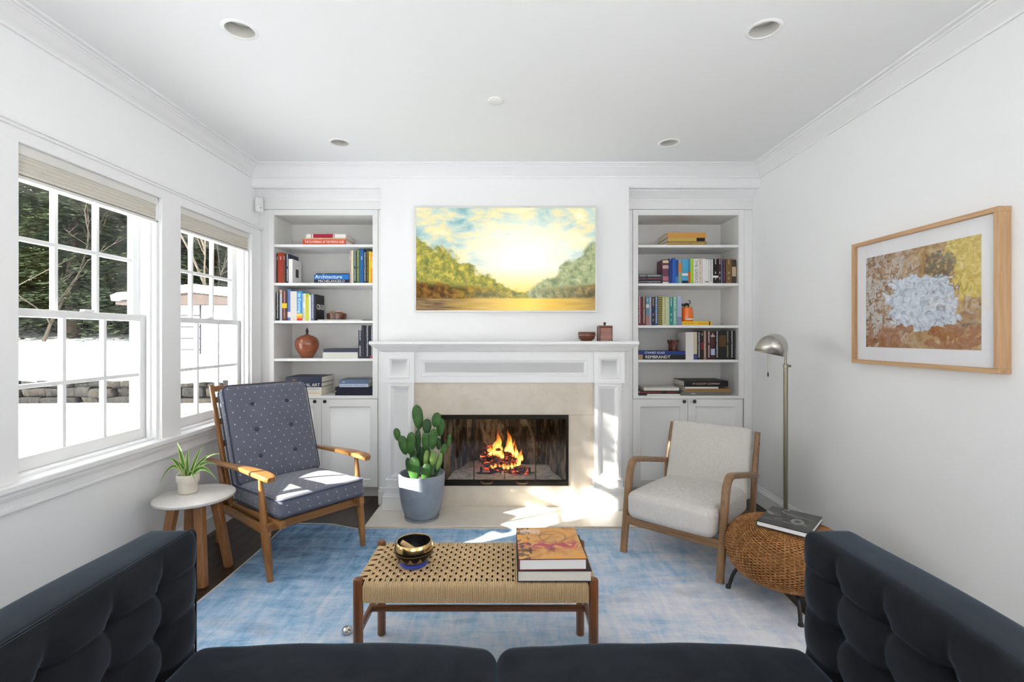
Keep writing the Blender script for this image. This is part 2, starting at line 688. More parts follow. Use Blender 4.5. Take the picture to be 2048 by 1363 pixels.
# ---- double-hung windows
def window(idx, a, b):
    yc = (a + b) / 2
    hw = (b - a) / 2
    H = HEAD - SILL
    root = bpy.data.objects.new('window_%d' % idx, None)
    root.location = (XL, yc, SILL)
    root['kind'] = 'structure'
    root['label'] = ['white double-hung window behind the grey sofa', 'white double-hung window nearest the grey sofa', 'white double-hung window between the two mullions behind the side table',
                     'white double-hung window beside the bookcase, behind the blue chair'][idx - 1]
    col.objects.link(root)
    f = MB()
    f.box(-T, 0.0, -hw, -hw + 0.022, 0, H)
    f.box(-T, 0.0, hw - 0.022, hw, 0, H)
    f.box(-T, 0.0, -hw, hw, H - 0.022, H)
    f.box(-T - 0.03, -0.012, -hw, hw, -0.012, 0.018)
    for s in (-1, 1):          # stops
        f.box(-0.052, -0.030, min(s * hw, s * (hw - 0.034)), max(s * hw, s * (hw - 0.034)), 0, H)
    f.build('window_frame', TRIM, root, bevel=0.002)
    hw2 = hw - 0.022

    def sash(name, xc, z0, z1, top, bot):
        th = 0.018
        st = 0.046
        m = MB()
        m.box(xc - th, xc + th, -hw2, -hw2 + st, z0, z1)
        m.box(xc - th, xc + th, hw2 - st, hw2, z0, z1)
        m.box(xc - th, xc + th, -hw2 + st, hw2 - st, z0, z0 + bot)
        m.box(xc - th, xc + th, -hw2 + st, hw2 - st, z1 - top, z1)
        so_ = m.build(name, TRIM, root, bevel=0.003)
        ya, yb = -hw2 + st, hw2 - st
        za, zb = z0 + bot, z1 - top
        mw = 0.010
        gw = (yb - ya) / 3
        zm = (za + zb) / 2
        for k in (1, 2):
            MB().box(xc - 0.013, xc + 0.013, ya + gw * k - mw, ya + gw * k + mw, za - 0.002, zb + 0.002).build('muntin', TRIM, so_, bevel=0.003)
        MB().box(xc - 0.0125, xc + 0.0125, ya - 0.002, yb + 0.002, zm - mw, zm + mw).build('muntin', TRIM, so_, bevel=0.003)
        for k in range(3):
            for (p, q) in ((za, zm), (zm, zb)):
                MB().box(xc - 0.002, xc + 0.002, ya + gw * k, ya + gw * (k + 1), p, q).build('pane', GLASS, so_)
        return so_
    zmid = 1.463 - SILL
    sash('upper_sash', -0.118, zmid - 0.018, H - 0.022, 0.045, 0.036)
    lo = sash('lower_sash', -0.078, 0.018, zmid + 0.018, 0.036, 0.062)
    MB().box(-0.072, -0.045, -0.03, 0.03, zmid + 0.018, zmid + 0.030).build('sash_lock', TRIM, lo, bevel=0.003)


for k, (a, b) in enumerate(WINS):
    window(k + 1, a, b)

# ---- cellular shades
FAB = NT('shade_fabric')
_p = FAB.bsdf(FAB.ramp(FAB.noise(FAB.mapped((1, 1, 1)), 260, 2), [(0.3, (0.62, 0.59, 0.52)), (0.7, (0.70, 0.67, 0.60))]), 0.9, spec=0.1)
FAB = FAB.m
VAL = plain('shade_rail', (0.70, 0.69, 0.66), 0.5)
for k, (a, b) in enumerate(WINS):
    r = thing('window_shade', (XL - 0.002, (a + b) / 2, 2.029), ['raised beige cellular shade in the window behind the sofa', 'raised beige cellular shade in the window nearest the sofa', 'raised beige cellular shade in the middle window above the side table', 'raised beige cellular shade in the window beside the bookcase'][k], 'window shade', group='cellular shades in the windows')
    hw = (b - a) / 2 - 0.006
    MB().box(-0.055, 0.004, -hw, hw, 0.102, 0.147).build('headrail', VAL, r, bevel=0.006)
    pl = [( -0.046, 0.0 + 0.012), (0.0, 0.020), (-0.006, 0.032), (0.001, 0.040), (-0.006, 0.050), (0.001, 0.058), (-0.006, 0.068), (0.001, 0.076), (-0.006, 0.086), (0.001, 0.094), (-0.004, 0.103), (-0.046, 0.103)]
    MB().prism([(q[0], q[1]) for q in pl], -hw, hw, 'y').build('pleated_fabric', FAB, r)
    MB().box(-0.050, 0.002, -hw, hw, 0.0, 0.014).build('bottom_rail', VAL, r, bevel=0.003)
    MB().box(-0.004, 0.012, -0.035, 0.035, -0.006, 0.001).build('pull_tab', TRIM, r, bevel=0.002)

# ================================================================ OUTSIDE
def snow_mat():
    t = NT('snow')
    f = t.noise(t.obj(), 1.3, 6, 0.6)
    c = t.ramp(f, [(0.3, (0.80, 0.83, 0.88)), (0.7, (0.90, 0.91, 0.93))])
    t.bsdf(c, 0.8, spec=0.2, bump=f, bump_d=0.06)
    return t.m


SNOW = snow_mat()


def ground_z(x, y):
    n = mnoise.noise(Vector((x * 0.35, y * 0.35, 3.1))) * 0.10 + mnoise.noise(Vector((x * 1.1, y * 1.1, 0))) * 0.03
    if y < 8.66:
        z = 0.02 + 0.14 * max(0, min(1, (y - 2) / 6.3)) + n * 0.5
    else:
        z = 0.60 + max(0, y - 8.5) * 0.115 + max(0, y - 17) * 0.12 + n
    if -2.5 < x < 2.5 and -1.7 < y < 4.8:
        z = -0.5
    return z


g = MB()
gx = [-46, -40, -34, -29, -25] + [-22 + 0.5 * i for i in range(40)] + [-2.4, -2.2, 0, 2.2, 2.6, 5, 9, 14, 20]
gy = [-30, -22, -16, -11, -8, -6, -4.5, -3.2, -1.9, -1.6, 0, 1.5, 3] + [3.5 + 0.4 * i for i in range(12)] + [8.2, 8.45, 8.64, 8.74] + [8.9 + 0.5 * i for i in range(24)] + [22, 25, 29, 34, 40]
vs = [(x, y, ground_z(x, y)) for y in gy for x in gx]
nx = len(gx)
fs = [(j * nx + i, j * nx + i + 1, (j + 1) * nx + i + 1, (j + 1) * nx + i) for j in range(len(gy) - 1) for i in range(nx - 1)]
g.add(vs, fs)
gr = structure(g.build('ground', SNOW, smooth=60))

# ---- stone retaining wall, each stone its own piece
STONE = []
for k, c0 in enumerate([(0.021, 0.020, 0.019), (0.015, 0.0145, 0.014), (0.028, 0.024, 0.020)]):
    t = NT('field_stone')
    f = t.noise(t.obj(), 9, 6, 0.65)
    t.bsdf(t.ramp(f, [(0.3, tuple(q * 0.45 for q in c0)), (0.7, tuple(q * 1.3 for q in c0))]), 0.9, spec=0.2, bump=f, bump_d=0.04)
    STONE.append(t.m)
sw = thing('stone_wall', (-7.6, 8.42, 0.1), 'low dry stone retaining wall of dark grey rocks across the snowy yard', 'stone wall')
rs = random.Random(11)
MB().box(-3.4, 3.6, 0.05, 0.35, 0.0, 0.42).build('wall_core', STONE[1], sw)
for course, (z0, hh) in enumerate(((0.0, 0.17), (0.17, 0.17), (0.34, 0.13))):
    x = -3.4 - rs.random() * 0.2
    while x < 3.5:
        L = rs.uniform(0.30, 0.72)
        h = hh * rs.uniform(0.86, 1.16)
        m = MB()
        sd = rs.random() * 90

        def ds(px, py, pz):
            n = mnoise.noise(Vector((px * 5 + sd, py * 5, pz * 7))) * 0.035
            return (px + n, py + n * 1.2, pz + n * 0.6)
        m.rbox(L / 2 - 0.006, 0.14, h / 2, 0.04, (3, 1, 1), ds, k=2)
        o = m.build('stone', rs.choice(STONE), sw, smooth=50)
        o.location = (x + L / 2, 0.10 + rs.uniform(-0.03, 0.04), z0 + h / 2)
        x += L
cap = MB()
ncap = 60
rings = []
for i in range(ncap + 1):
    x = -3.6 + 7.4 * i / ncap
    tz = 0.50 + 0.07 * mnoise.noise(Vector((x * 1.4, 5, 0)))
    lip = -0.02 + 0.05 * mnoise.noise(Vector((x * 2.2, 9, 0)))
    rings.append([(x, lip, tz - 0.06), (x, lip - 0.02, tz + 0.0), (x, 0.12, tz + 0.07), (x, 0.5, tz + 0.06), (x, 0.9, tz - 0.05), (x, 0.4, tz - 0.12)])
cap.loft(rings)
cap.build('snow_cap', SNOW, sw, smooth=60)

# ---- conifers
BARK = plain('bark', (0.06, 0.042, 0.032), 0.9, nscale=14, namt=0.5)


def needle_mat(name, c1, c2):
    t = NT(name)
    info = t.N('ObjectInfo')
    f = t.noise(t.obj(), 3.0, 5, 0.6)
    c = t.ramp(f, [(0.3, c1), (0.72, c2)])
    t.bsdf(c, 0.85, spec=0.15)
    return t.m


NEED = [needle_mat('dark_needles', (0.014, 0.024, 0.013), (0.055, 0.075, 0.032)), needle_mat('olive_needles', (0.018, 0.024, 0.012), (0.08, 0.08, 0.034))]


def foliage_mesh(seed, H, R, z0, nb, mat):
    rn = random.Random(seed)
    m = MB()
    for i in range(nb):
        f = rn.random() ** 0.85
        z = z0 + (H - z0) * f
        L = R * (1 - f) ** 0.75 * rn.uniform(0.65, 1.08) + 0.12
        a = rn.random() * 2 * PI
        dr = rn.uniform(-0.05, 0.45)
        ca, sa = math.cos(a), math.sin(a)
        ns = max(6, int(L * 22))
        for s in range(ns):
            t = (s + rn.random()) / ns
            r = L * (0.12 + 0.88 * t)
            px, py = ca * r + rn.gauss(0, 0.10), sa * r + rn.gauss(0, 0.10)
            pz = z - dr * r * t * 1.1 + rn.gauss(0, 0.05)
            aa = a + rn.choice((-1, 1)) * rn.uniform(0.2, 1.2)
            l = rn.uniform(0.14, 0.34) * (1 - 0.4 * t)
            wd = l * rn.uniform(0.18, 0.32)
            dx, dy, dz = math.cos(aa) * l, math.sin(aa) * l, -rn.uniform(0.0, 0.4) * l
            nx_, ny_ = -math.sin(aa) * wd, math.cos(aa) * wd
            hz = rn.uniform(-0.5, 0.5) * wd
            m.add([(px, py, pz), (px + dx * 0.5 + nx_, py + dy * 0.5 + ny_, pz + dz * 0.4 + hz), (px + dx, py + dy, pz + dz), (px + dx * 0.5 - nx_, py + dy * 0.5 - ny_, pz + dz * 0.4 - hz)], [(0, 1, 2, 3)])
    return m.mesh('foliage', mat)


fmesh = [foliage_mesh(1, 10.5, 2.5, 0.5, 1000, NEED[0]), foliage_mesh(2, 11.5, 2.3, 0.6, 1000, NEED[1]), foliage_mesh(5, 9.5, 2.7, 0.3, 1000, NEED[0])]
tmesh = MB().lathe([(0.20, -0.4), (0.17, 1.0), (0.10, 5), (0.02, 10)], 10).mesh('trunk', BARK, 60)
TREES = [(-18.4, 15.4, 0), (-16.4, 14.6, 1), (-14.9, 15.9, 2), (-13.2, 14.4, 0), (-11.9, 16.2, 1), (-10.6, 15.3, 2), (-9.4, 16.6, 0), (-20.6, 17.6, 2), (-17.2, 18.6, 0), (-14.0, 19.0, 1), (-11.4, 19.4, 2), (-23.5, 20.5, 1), (-19.6, 22.0, 2), (-16.4, 22.6, 1), (-13.0, 23.0, 0), (-10.0, 21.5, 1), (-8.4, 19.0, 2)]
for k, (x, y, s) in enumerate(TREES):
    far = y > 18.5
    lb = [['dense dark green conifer at the edge of the snowy yard', 'tall olive green conifer at the edge of the snowy yard', 'broad low-branched dark conifer at the edge of the snowy yard'],
          ['dense dark green conifer behind the first row of trees', 'tall olive green conifer behind the first row of trees', 'broad low-branched dark conifer behind the first row of trees']][far][s]
    r = thing('conifer_tree', (x, y, ground_z(x, y)), lb, 'tree', rz=k * 1.3, group=['dense dark conifers', 'olive conifers', 'broad conifers'][s] + (' behind the first row' if far else ' at the yard edge'))
    share('trunk', tmesh, r)
    share('foliage', fmesh[s], r)

# ---- unseen evergreens, added to block the low sun at most of the windows
def crown_mesh(seed, rx, ry, rz, n):
    rn = random.Random(seed)
    m = MB()
    m.lathe([(max(0.01, 0.86 * rx * math.sin(PI * i / 10)), -0.86 * rz * math.cos(PI * i / 10)) for i in range(11)], 14)
    for i in range(n):
        d = Vector((rn.gauss(0, 1), rn.gauss(0, 1), rn.gauss(0, 1))).normalized()
        q = rn.uniform(0.78, 1.04)
        p = Vector((d.x * rx * q, d.y * ry * q, d.z * rz * q))
        a = Vector((rn.gauss(0, 1), rn.gauss(0, 1), rn.gauss(0, 1))).normalized() * 0.11
        b = a.cross(d).normalized() * 0.05
        m.add([p - a, p + b, p + a, p - b], [(0, 1, 2, 3)])
    return m.mesh('crown', NEED[0])


for (x, y, z, rx, rz, n, lb) in ((-6.2, -2.70, 3.0, 0.75, 1.7, 900, 'clipped evergreen tree outside the window behind the sofa'), (-6.2, -0.92, 3.0, 0.70, 1.7, 900, 'clipped evergreen tree outside the window nearest the sofa'), (-6.3, 1.54, 2.8, 0.80, 1.8, 1000, 'clipped evergreen tree outside the window beside the bookcase'), (-7.6, 0.02, 4.12, 0.72, 0.72, 900, 'tall evergreen with a high round crown outside the middle window')):
    r = thing('evergreen_tree', (x, y, ground_z(x, y)), lb, 'tree')
    g0 = ground_z(x, y)
    MB().lathe([(0.09, -0.2), (0.06, z - g0)], 10).build('trunk', BARK, r, smooth=60)
    share('crown', crown_mesh(int(n + y * 10), rx, rx, rz, n), r, (0, 0, z - g0))

# ---- bare saplings
TWIG = plain('pale_twig_bark', (0.11, 0.085, 0.065), 0.9)


def bare_mesh(seed, H):
    rn = random.Random(seed)
    m = MB()

    def grow(p, d, L, r, lev):
        q = [Vector(p)]
        dd = Vector(d)
        for i in range(5):
            dd = (dd + Vector((rn.gauss(0, 0.12), rn.gauss(0, 0.12), rn.gauss(0, 0.08)))).normalized()
            q.append(q[-1] + dd * L / 5)
        m.tube(q, lambda t: r * (1 - 0.7 * t), 5, cap=False)
        if lev < 3:
            for k in range(5 if lev == 0 else 4):
                i = rn.randint(1, 5)
                nd = (dd + Vector((rn.gauss(0, 0.7), rn.gauss(0, 0.7), rn.uniform(0, 0.5)))).normalized()
                grow(q[i], nd, L * rn.uniform(0.4, 0.6), r * 0.5, lev + 1)
    grow((0, 0, -0.2), (0, 0, 1), H, 0.05, 0)
    return m.mesh('branches', TWIG, 60)


bm_ = [bare_mesh(3, 4.5), bare_mesh(8, 3.6)]
for (x, y, s) in ((-14.6, 13.8, 0), (-13.0, 13.2, 1), (-8.9, 14.2, 0), (-16.2, 13.4, 1)):
    r = tag(share('bare_sapling', bm_[s], None, (x, y, ground_z(x, y)), (0, 0, x)), ['tall bare sapling with pale branches in front of the conifers', 'short bare sapling with pale branches in front of the conifers'][s], 'tree', ['tall bare saplings', 'short bare saplings'][s])

# ---- white shed with snow on its roof
SID = plain('white_siding', (0.30, 0.29, 0.33), 0.7)
GAP = plain('dark_gap', (0.012, 0.011, 0.012), 0.9)
sh = thing('garden_shed', (-7.35, 11.2, 0.75), 'white garden shed with slatted panels and a snow covered roof', 'shed')
MB().box(-1.5, 1.5, 0.03, 2.2, 0.0, 1.35).build('wall', GAP, sh)
for k in range(5):
    MB().box(-1.45, 0.06, 0.0, 0.04, 0.02 + k * 0.27, 0.02 + k * 0.27 + 0.25).build('board', SID, sh, bevel=0.004)
MB().box(0.10, 1.45, 0.0, 0.04, 0.0, 1.33).build('door', SID, sh, bevel=0.004)
MB().prism([(-1.75, 1.33), (1.75, 1.33), (1.75, 1.40), (0, 1.62), (-1.75, 1.40)], -0.2, 2.4, 'y').build('roof', plain('shed_roof', (0.05, 0.035, 0.03), 0.9), sh)
rings = []
for i in range(15):
    x = -1.8 + 3.6 * i / 14
    zt = 1.42 + 0.20 * (1 - abs(x) / 1.8)
    th = 0.20 + 0.05 * mnoise.noise(Vector((x * 1.7, 2, 0)))
    rings.append([(x, -0.26, zt), (x, -0.29, zt + th * 0.6), (x, -0.1, zt + th), (x, 2.3, zt + th), (x, 2.5, zt + th * 0.5), (x, 2.4, zt)])
MB().loft(rings).build('roof_snow', SNOW, sh, smooth=60)

# ================================================================ BUILT-IN BOOKCASES
SH_L = [2.122, 1.801, 1.487, 1.170]
SH_R = [2.118, 1.798, 1.447, 1.160]
CT = 0.860
OPL = (-1.956, -1.133)
OPR = (1.081, 1.919)
OTOP = 2.364


def bookcase(xa, xb, op, shelves, doors, knobs, label):
    xc = (xa + xb) / 2
    r = thing('bookcase', (xc, YB, 0), label, 'bookcase')
    a, b = op[0] - xc, op[1] - xc
    A, B = xa - xc, xb - xc
    D = YBACK - YB
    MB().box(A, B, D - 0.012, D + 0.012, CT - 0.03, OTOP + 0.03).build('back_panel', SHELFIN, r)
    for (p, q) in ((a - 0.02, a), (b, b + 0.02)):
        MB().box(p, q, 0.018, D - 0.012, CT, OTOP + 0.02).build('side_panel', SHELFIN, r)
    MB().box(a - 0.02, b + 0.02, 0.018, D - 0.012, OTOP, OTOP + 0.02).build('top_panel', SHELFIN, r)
    f = MB()
    fw = 0.044
    f.box(a - fw, a, 0, 0.02, CT - 0.025, 2.41)
    f.box(b, b + fw, 0, 0.02, CT - 0.025, 2.41)
    f.box(a, b, 0, 0.02, OTOP, 2.41)
    f.build('face_frame', CABIN, r, bevel=0.002)
    f = MB()
    f.box(A + 0.001, a - fw - 0.002, 0.004, 0.022, 0.0, 2.41)
    f.box(b + fw + 0.002, B - 0.001, 0.004, 0.022, 0.0, 2.41)
    f.build('filler_strip', CABIN, r, bevel=0.002)
    MB().box(A + 0.001, B - 0.001, -0.004, 0.03, 2.412, 2.485).build('fascia', CABIN, r, bevel=0.002)
    y = YW - YB
    MB().prism([(0.0, 2.480), (-0.012, 2.480), (-0.016, 2.492), (-0.026, 2.498), (-0.040, 2.515), (-0.062, 2.538), (-0.074, 2.544), (-0.078, 2.554), (y + 0.008, 2.557), (y + 0.003, 2.571), (0.02, 2.571)], A + 0.001, B - 0.001, 'x').build('cornice', TRIM, r, smooth=25)
    for k, z in enumerate(shelves):
        MB().box(a + 0.001, b - 0.001, 0.004, D - 0.012, z - 0.022, z).build('shelf', CABIN, r, bevel=0.002)
    MB().box(a - fw, b + fw, -0.003, D - 0.012, CT - 0.025, CT).build('counter', CABIN, r, bevel=0.003)
    cab = MB()
    cab.box(a - fw, b + fw, 0.02, D, 0.098, CT - 0.03)
    cab.build('cabinet_body', CABIN, r)
    for i in range(2):
        p, q = doors[i] - xc, doors[i + 1] - xc
        dr = MB().inset(p + 0.0015, q - 0.0015, 0.100, CT - 0.0275, -0.002, 0.019, 0.062, 0.010, 0.004).build('door', CABIN, r, bevel=0.0015)
        kx = knobs[i] - xc
        MB().lathe([(0.006, 0), (0.005, 0.012), (0.010, 0.016), (0.0145, 0.022), (0.0145, 0.028), (0.010, 0.033), (0.003, 0.034)], 20, M=Matrix.Translation((kx, -0.002, 0.816)) @ Matrix.Rotation(PI / 2, 4, 'X')).build('knob', BLACK, dr, smooth=40, label='round black knob')
    MB().box(a - fw, b + fw, 0.075, 0.09, 0.0, 0.10).build('toe_kick', CABIN, r)
    return r


bookcase(XL, BX0, OPL, SH_L, (-2.000, -1.558, -1.090), (-1.604, -1.521), 'white built-in bookcase with cabinet doors beside the windows, behind the blue armchair')
bookcase(BX1, XR, OPR, SH_R, (1.034, 1.494, 1.952), (1.456, 1.540), 'white built-in bookcase with cabinet doors behind the floor lamp and linen armchair')

# ================================================================ MANTEL, SURROUND, HEARTH, FIREBOX
MXC = -0.033
mt = thing('fireplace_mantel', (MXC, YW, 0.0), 'white panelled wooden fireplace mantel with pilasters and moulded shelf', 'mantel')


def my(y):
    return y - YW


sx0, sx1 = -1.037 - MXC, 0.971 - MXC
MB().prism([(my(3.53), 1.292), (my(3.522), 1.298), (my(3.522), 1.312), (my(3.53), 1.319), (my(3.84), 1.319), (my(3.84), 1.292)], sx0, sx1, 'x').build('mantel_shelf', TRIM, mt, bevel=0.002)
fz = MB().inset(-0.728 - MXC, 0.666 - MXC, 0.995, 1.225, my(3.700), my(3.84), 0.048, 0.014, 0.02, bead=0.008)
fz.build('frieze', TRIM, mt, bevel=0.0015)


def bedmould(x0, x1, y0, z0, z1, proj):
    """crown under the shelf wrapping the front and both ends"""
    prof = [(0.0, 0.0), (0.010, 0.004), (0.012, 0.16), (0.2, 0.22), (0.42, 0.42), (0.7, 0.72), (0.86, 0.80), (0.90, 0.90), (1.0, 0.93), (1.0, 1.0)]
    rings = []
    for (p, q) in prof:
        d = proj * p
        z = z0 + (z1 - z0) * q
        rings.append([(x0 - d, my(3.84), z), (x0 - d, my(y0) - d, z), (x1 + d, my(y0) - d, z), (x1 + d, my(3.84), z)])
    return MB().loft(rings)


bedmould(-0.728 - MXC, 0.666 - MXC, 3.700, 1.222, 1.293, 0.085).build('bed_moulding', TRIM, mt, smooth=25)
for s, (a, b) in enumerate(((-0.963, -0.728), (0.662, 0.897))):
    a -= MXC
    b -= MXC
    pl = MB().inset(a + 0.026, b - 0.008 if s == 0 else b - 0.026, 0.246, 0.997, my(3.680), my(3.84), 0.012, 0.016, 0.022, bead=0.012)
    if s == 1:
        pl = MB().inset(a + 0.008, b - 0.026, 0.246, 0.997, my(3.680), my(3.84), 0.012, 0.016, 0.022, bead=0.012)
    po = pl.build('pilaster', TRIM, mt, bevel=0.0015)
    MB().inset(a, b, 0.996, 1.228, my(3.664), my(3.84), 0.034, 0.012, 0.014, bead=0.012).build('capital', TRIM, po, bevel=0.0015)
    bedmould(a, b, 3.664, 1.224, 1.293, 0.085).build('capital_moulding', TRIM, po, smooth=25)
    bs = MB()
    c0, c1 = a - 0.005, b + 0.005
    if s == 0:
        c1 += 0.018
    else:
        c0 -= 0.018
    bs.box(c0, c1, my(3.640), my(3.84), 0.02, 0.130)
    bs.box(c0 + 0.006, c1 - 0.006, my(3.646), my(3.84), 0.128, 0.142)
    bs.box(c0 + 0.012, c1 - 0.012, my(3.654), my(3.84), 0.140, 0.182)
    bs.box(c0 + 0.008, c1 - 0.008, my(3.650), my(3.84), 0.180, 0.194)
    bs.box(c0 + 0.018, c1 - 0.018, my(3.664), my(3.84), 0.192, 0.240)
    bs.box(c0 + 0.014, c1 - 0.014, my(3.660), my(3.84), 0.238, 0.250)
    bs.build('plinth', TRIM, po, bevel=0.003)


def marble(name, c1, c2, vein):
    t = NT(name)
    v = t.obj()
    f = t.noise(v, 2.2, 6, 0.6, 1.5)
    f2 = t.noise(v, 9.0, 5, 0.6, 0.6)
    vn = t.math('ABSOLUTE', t.math('SUBTRACT', t.noise(v, 3.0, 5, 0.55, 2.2), 0.5))
    vm = t.math('SUBTRACT', 1.0, t.math('MULTIPLY', vn, 40.0, clamp=True), clamp=True)
    base = t.ramp(t.math('ADD', t.math('MULTIPLY', f, 0.6), t.math('MULTIPLY', f2, 0.4)), [(0.35, c1), (0.65, c2)])
    c = t.mix(t.math('MULTIPLY', vm, 0.09), base, vein)
    t.bsdf(c, 0.25, spec=0.45)
    return t.m


MARB = marble('beige_marble', (0.60, 0.53, 0.44), (0.70, 0.63, 0.54), (0.42, 0.34, 0.26))
HMARB = marble('hearth_marble', (0.70, 0.65, 0.57), (0.77, 0.72, 0.65), (0.55, 0.47, 0.38))
sr = thing('fireplace_surround', (MXC, YW, 0.02), 'beige marble slabs framing the fireplace opening', 'fireplace surround')
for (x0, x1, z0, z1) in ((-0.740, 0.672, FBZ1, 0.998), (-0.740, FBX0, 0.020, FBZ1 - 0.001), (FBX1, 0.672, 0.020, FBZ1 - 0.001), (FBX0 + 0.001, FBX1 - 0.001, 0.020, FBZ0)):
    MB().box(x0 - MXC, x1 - MXC, 3.724 - YW, -0.001, z0 - 0.02, z1 - 0.02).build('marble_slab', MARB, sr, bevel=0.0008, seg=1)
he = MB().box(-0.976, 0.976, 3.341 - 3.6, 3.84 - 3.6, 0.0, 0.02).build('hearth', HMARB, bevel=0.003)
he.location = (-0.041, 3.6, 0)
tag(he, 'pale beige marble hearth slab lying in front of the fireplace', 'hearth')


def soot():
    t = NT('sooty_firebrick')
    v = t.mapped((2.6, 2.6, 1.0))
    f = t.noise(v, 2.3, 6, 0.62, 0.7)
    f2 = t.noise(t.mapped((7, 7, 2.2)), 3.0, 5, 0.65, 0.5)
    f = t.math('ADD', t.math('MULTIPLY', f, 0.65), t.math('MULTIPLY', f2, 0.35))
    c = t.ramp(f, [(0.38, (0.012, 0.011, 0.010)), (0.49, (0.07, 0.06, 0.048)), (0.56, (0.32, 0.28, 0.21)), (0.68, (0.55, 0.50, 0.41))])
    t.bsdf(c, 0.9, spec=0.1, bump=f2, bump_d=0.01)
    return t.m


SOOT = soot()
fb = thing('firebox', ((FBX0 + FBX1) / 2, YW, FBZ0), 'dark sooty firebox with bronze framed bifold glass doors', 'fireplace')
fx = (FBX1 - FBX0) / 2
hh = FBZ1 - FBZ0
yo, yb_ = 3.745 - YW, 4.25 - YW
m = MB()
m.add([(-fx + 0.005, yo, 0.012), (fx - 0.005, yo, 0.012), (fx - 0.16, yb_, 0.012), (-fx + 0.16, yb_, 0.012), (-fx + 0.005, yo, hh - 0.003), (fx - 0.005, yo, hh - 0.003), (fx - 0.16, yb_, hh - 0.003), (-fx + 0.16, yb_, hh - 0.003)],
      [(0, 1, 2, 3), (7, 6, 5, 4), (2, 3, 7, 6), (0, 3, 7, 4), (1, 2, 6, 5)])
m.build('fire_lining', SOOT, fb)
f = MB()
yf0, yf1 = 3.712 - YW, 3.745 - YW
f.box(-fx, fx, yf0, yf1, hh - 0.026, hh)
f.box(-fx, fx, yf0, yf1, 0, 0.034)
f.box(-fx, -fx + 0.016, yf0, yf1, 0.03, hh - 0.02)
f.box(fx - 0.016, fx, yf0, yf1, 0.03, hh - 0.02)
f.build('door_frame', BRONZE, fb, bevel=0.002)
pwid = (2 * fx - 0.032) / 4
for k in range(4):
    x0 = -fx + 0.016 + pwid * k
    d = MB()
    g = 0.0045
    d.box(x0 + 0.001, x0 + g, yf0 + 0.008, yf0 + 0.018, 0.034, hh - 0.026)
    d.box(x0 + pwid - g, x0 + pwid - 0.001, yf0 + 0.008, yf0 + 0.018, 0.034, hh - 0.026)
    d.box(x0 + g, x0 + pwid - g, yf0 + 0.008, yf0 + 0.018, 0.034, 0.044)
    d.box(x0 + g, x0 + pwid - g, yf0 + 0.008, yf0 + 0.018, hh - 0.034, hh - 0.026)
    do = d.build('glass_door', BRONZE, fb)
    MB().box(x0 + g, x0 + pwid - g, yf0 + 0.011, yf0 + 0.014, 0.044, hh - 0.034).build('glass_pane', FGLASS, do)
    if k in (1, 2):
        hx = x0 + pwid * (0.42 if k == 1 else 0.55)
        MB().tube(smoothpath([(hx - 0.05, yf0 + 0.012, 0.030), (hx - 0.032, yf0 - 0.016, 0.026), (hx, yf0 - 0.022, 0.024), (hx + 0.032, yf0 - 0.016, 0.026), (hx + 0.05, yf0 + 0.012, 0.030)], 4), 0.008, 8).build('pull_handle', plain('aged_brass', (0.16, 0.10, 0.05), 0.4, metal=0.9), do, smooth=60)
# ash, logs, fire
ASH = plain('pale_ash', (0.78, 0.77, 0.75), 0.95, spec=0.1, nscale=22, namt=0.35, bscale=40, bdist=0.01)
a = MB()
nx_, ny_ = 24, 12
vs, fs = [], []
for j in range(ny_ + 1):
    for i in range(nx_ + 1):
        u, v = i / nx_, j / ny_
        wdt = (fx - 0.03) - 0.14 * v
        x = -wdt + 2 * wdt * u
        y = yo + 0.02 + (yb_ - yo - 0.03) * v
        z = 0.016 + 0.045 * math.sin(PI * v * 0.5 + 0.4) * (0.6 + 0.8 * mnoise.noise(Vector((x * 6, y * 6, 1))))
        vs.append((x, y, max(0.014, z)))
for j in range(ny_):
    for i in range(nx_):
        q = j * (nx_ + 1) + i
        fs.append((q, q + 1, q + nx_ + 2, q + nx_ + 1))
ao = MB().add(vs, fs).build('ash_bed', ASH, smooth=60, kind='stuff')
ao.location = ((FBX0 + FBX1) / 2, YW, FBZ0)
tag(ao, 'bed of pale ash on the firebox floor', 'ash')


def log_mat():
    t = NT('burning_log')
    v = t.mapped((7, 7, 7))
    f = t.noise(v, 2.0, 5, 0.6, 0.6)
    c = t.ramp(f, [(0.35, (0.012, 0.010, 0.009)), (0.65, (0.12, 0.10, 0.09))])
    e = t.ramp(t.noise(t.mapped((5, 26, 26)), 3.0, 5, 0.65, 0.6), [(0.57, (0, 0, 0)), (0.64, (0.9, 0.06, 0.02)), (0.74, (1.0, 0.32, 0.12))])
    t.bsdf(c, 0.9, spec=0.1, bump=f, bump_d=0.02, emit=e, emit_s=2.0)
    return t.m


LOGM = log_mat()
fcx = -0.025
for k, (p, q, r0, lb) in enumerate((((-0.20, 3.99, 0.265), (0.16, 3.93, 0.245), 0.030, 'lower charred front log glowing red under the flames'), ((-0.24, 4.06, 0.31), (0.10, 4.10, 0.30), 0.034, 'thick charred back log behind the flames'),
                                   ((-0.22, 4.02, 0.395), (0.12, 4.03, 0.33), 0.020, 'slanting burning branch lying over the other logs'), ((-0.21, 4.04, 0.44), (0.00, 4.0, 0.37), 0.013, 'thin glowing twig on top of the fire'))):
    P = [Vector(p) + (Vector(q) - Vector(p)) * (i / 8) + Vector((0, 0.012 * math.sin(i * 1.7 + k), 0.010 * math.sin(i * 2.1 + k))) for i in range(9)]
    c0 = sum(P, Vector()) / 9
    o = MB().tube([x - c0 for x in P], lambda t: r0 * (1 + 0.15 * math.sin(9 * t + k)), 12).build('fire_log', LOGM, smooth=50)
    o.location = c0 + Vector((fcx + 0.02, 0, 0))
    tag(o, lb, 'log', 'logs in the fireplace')
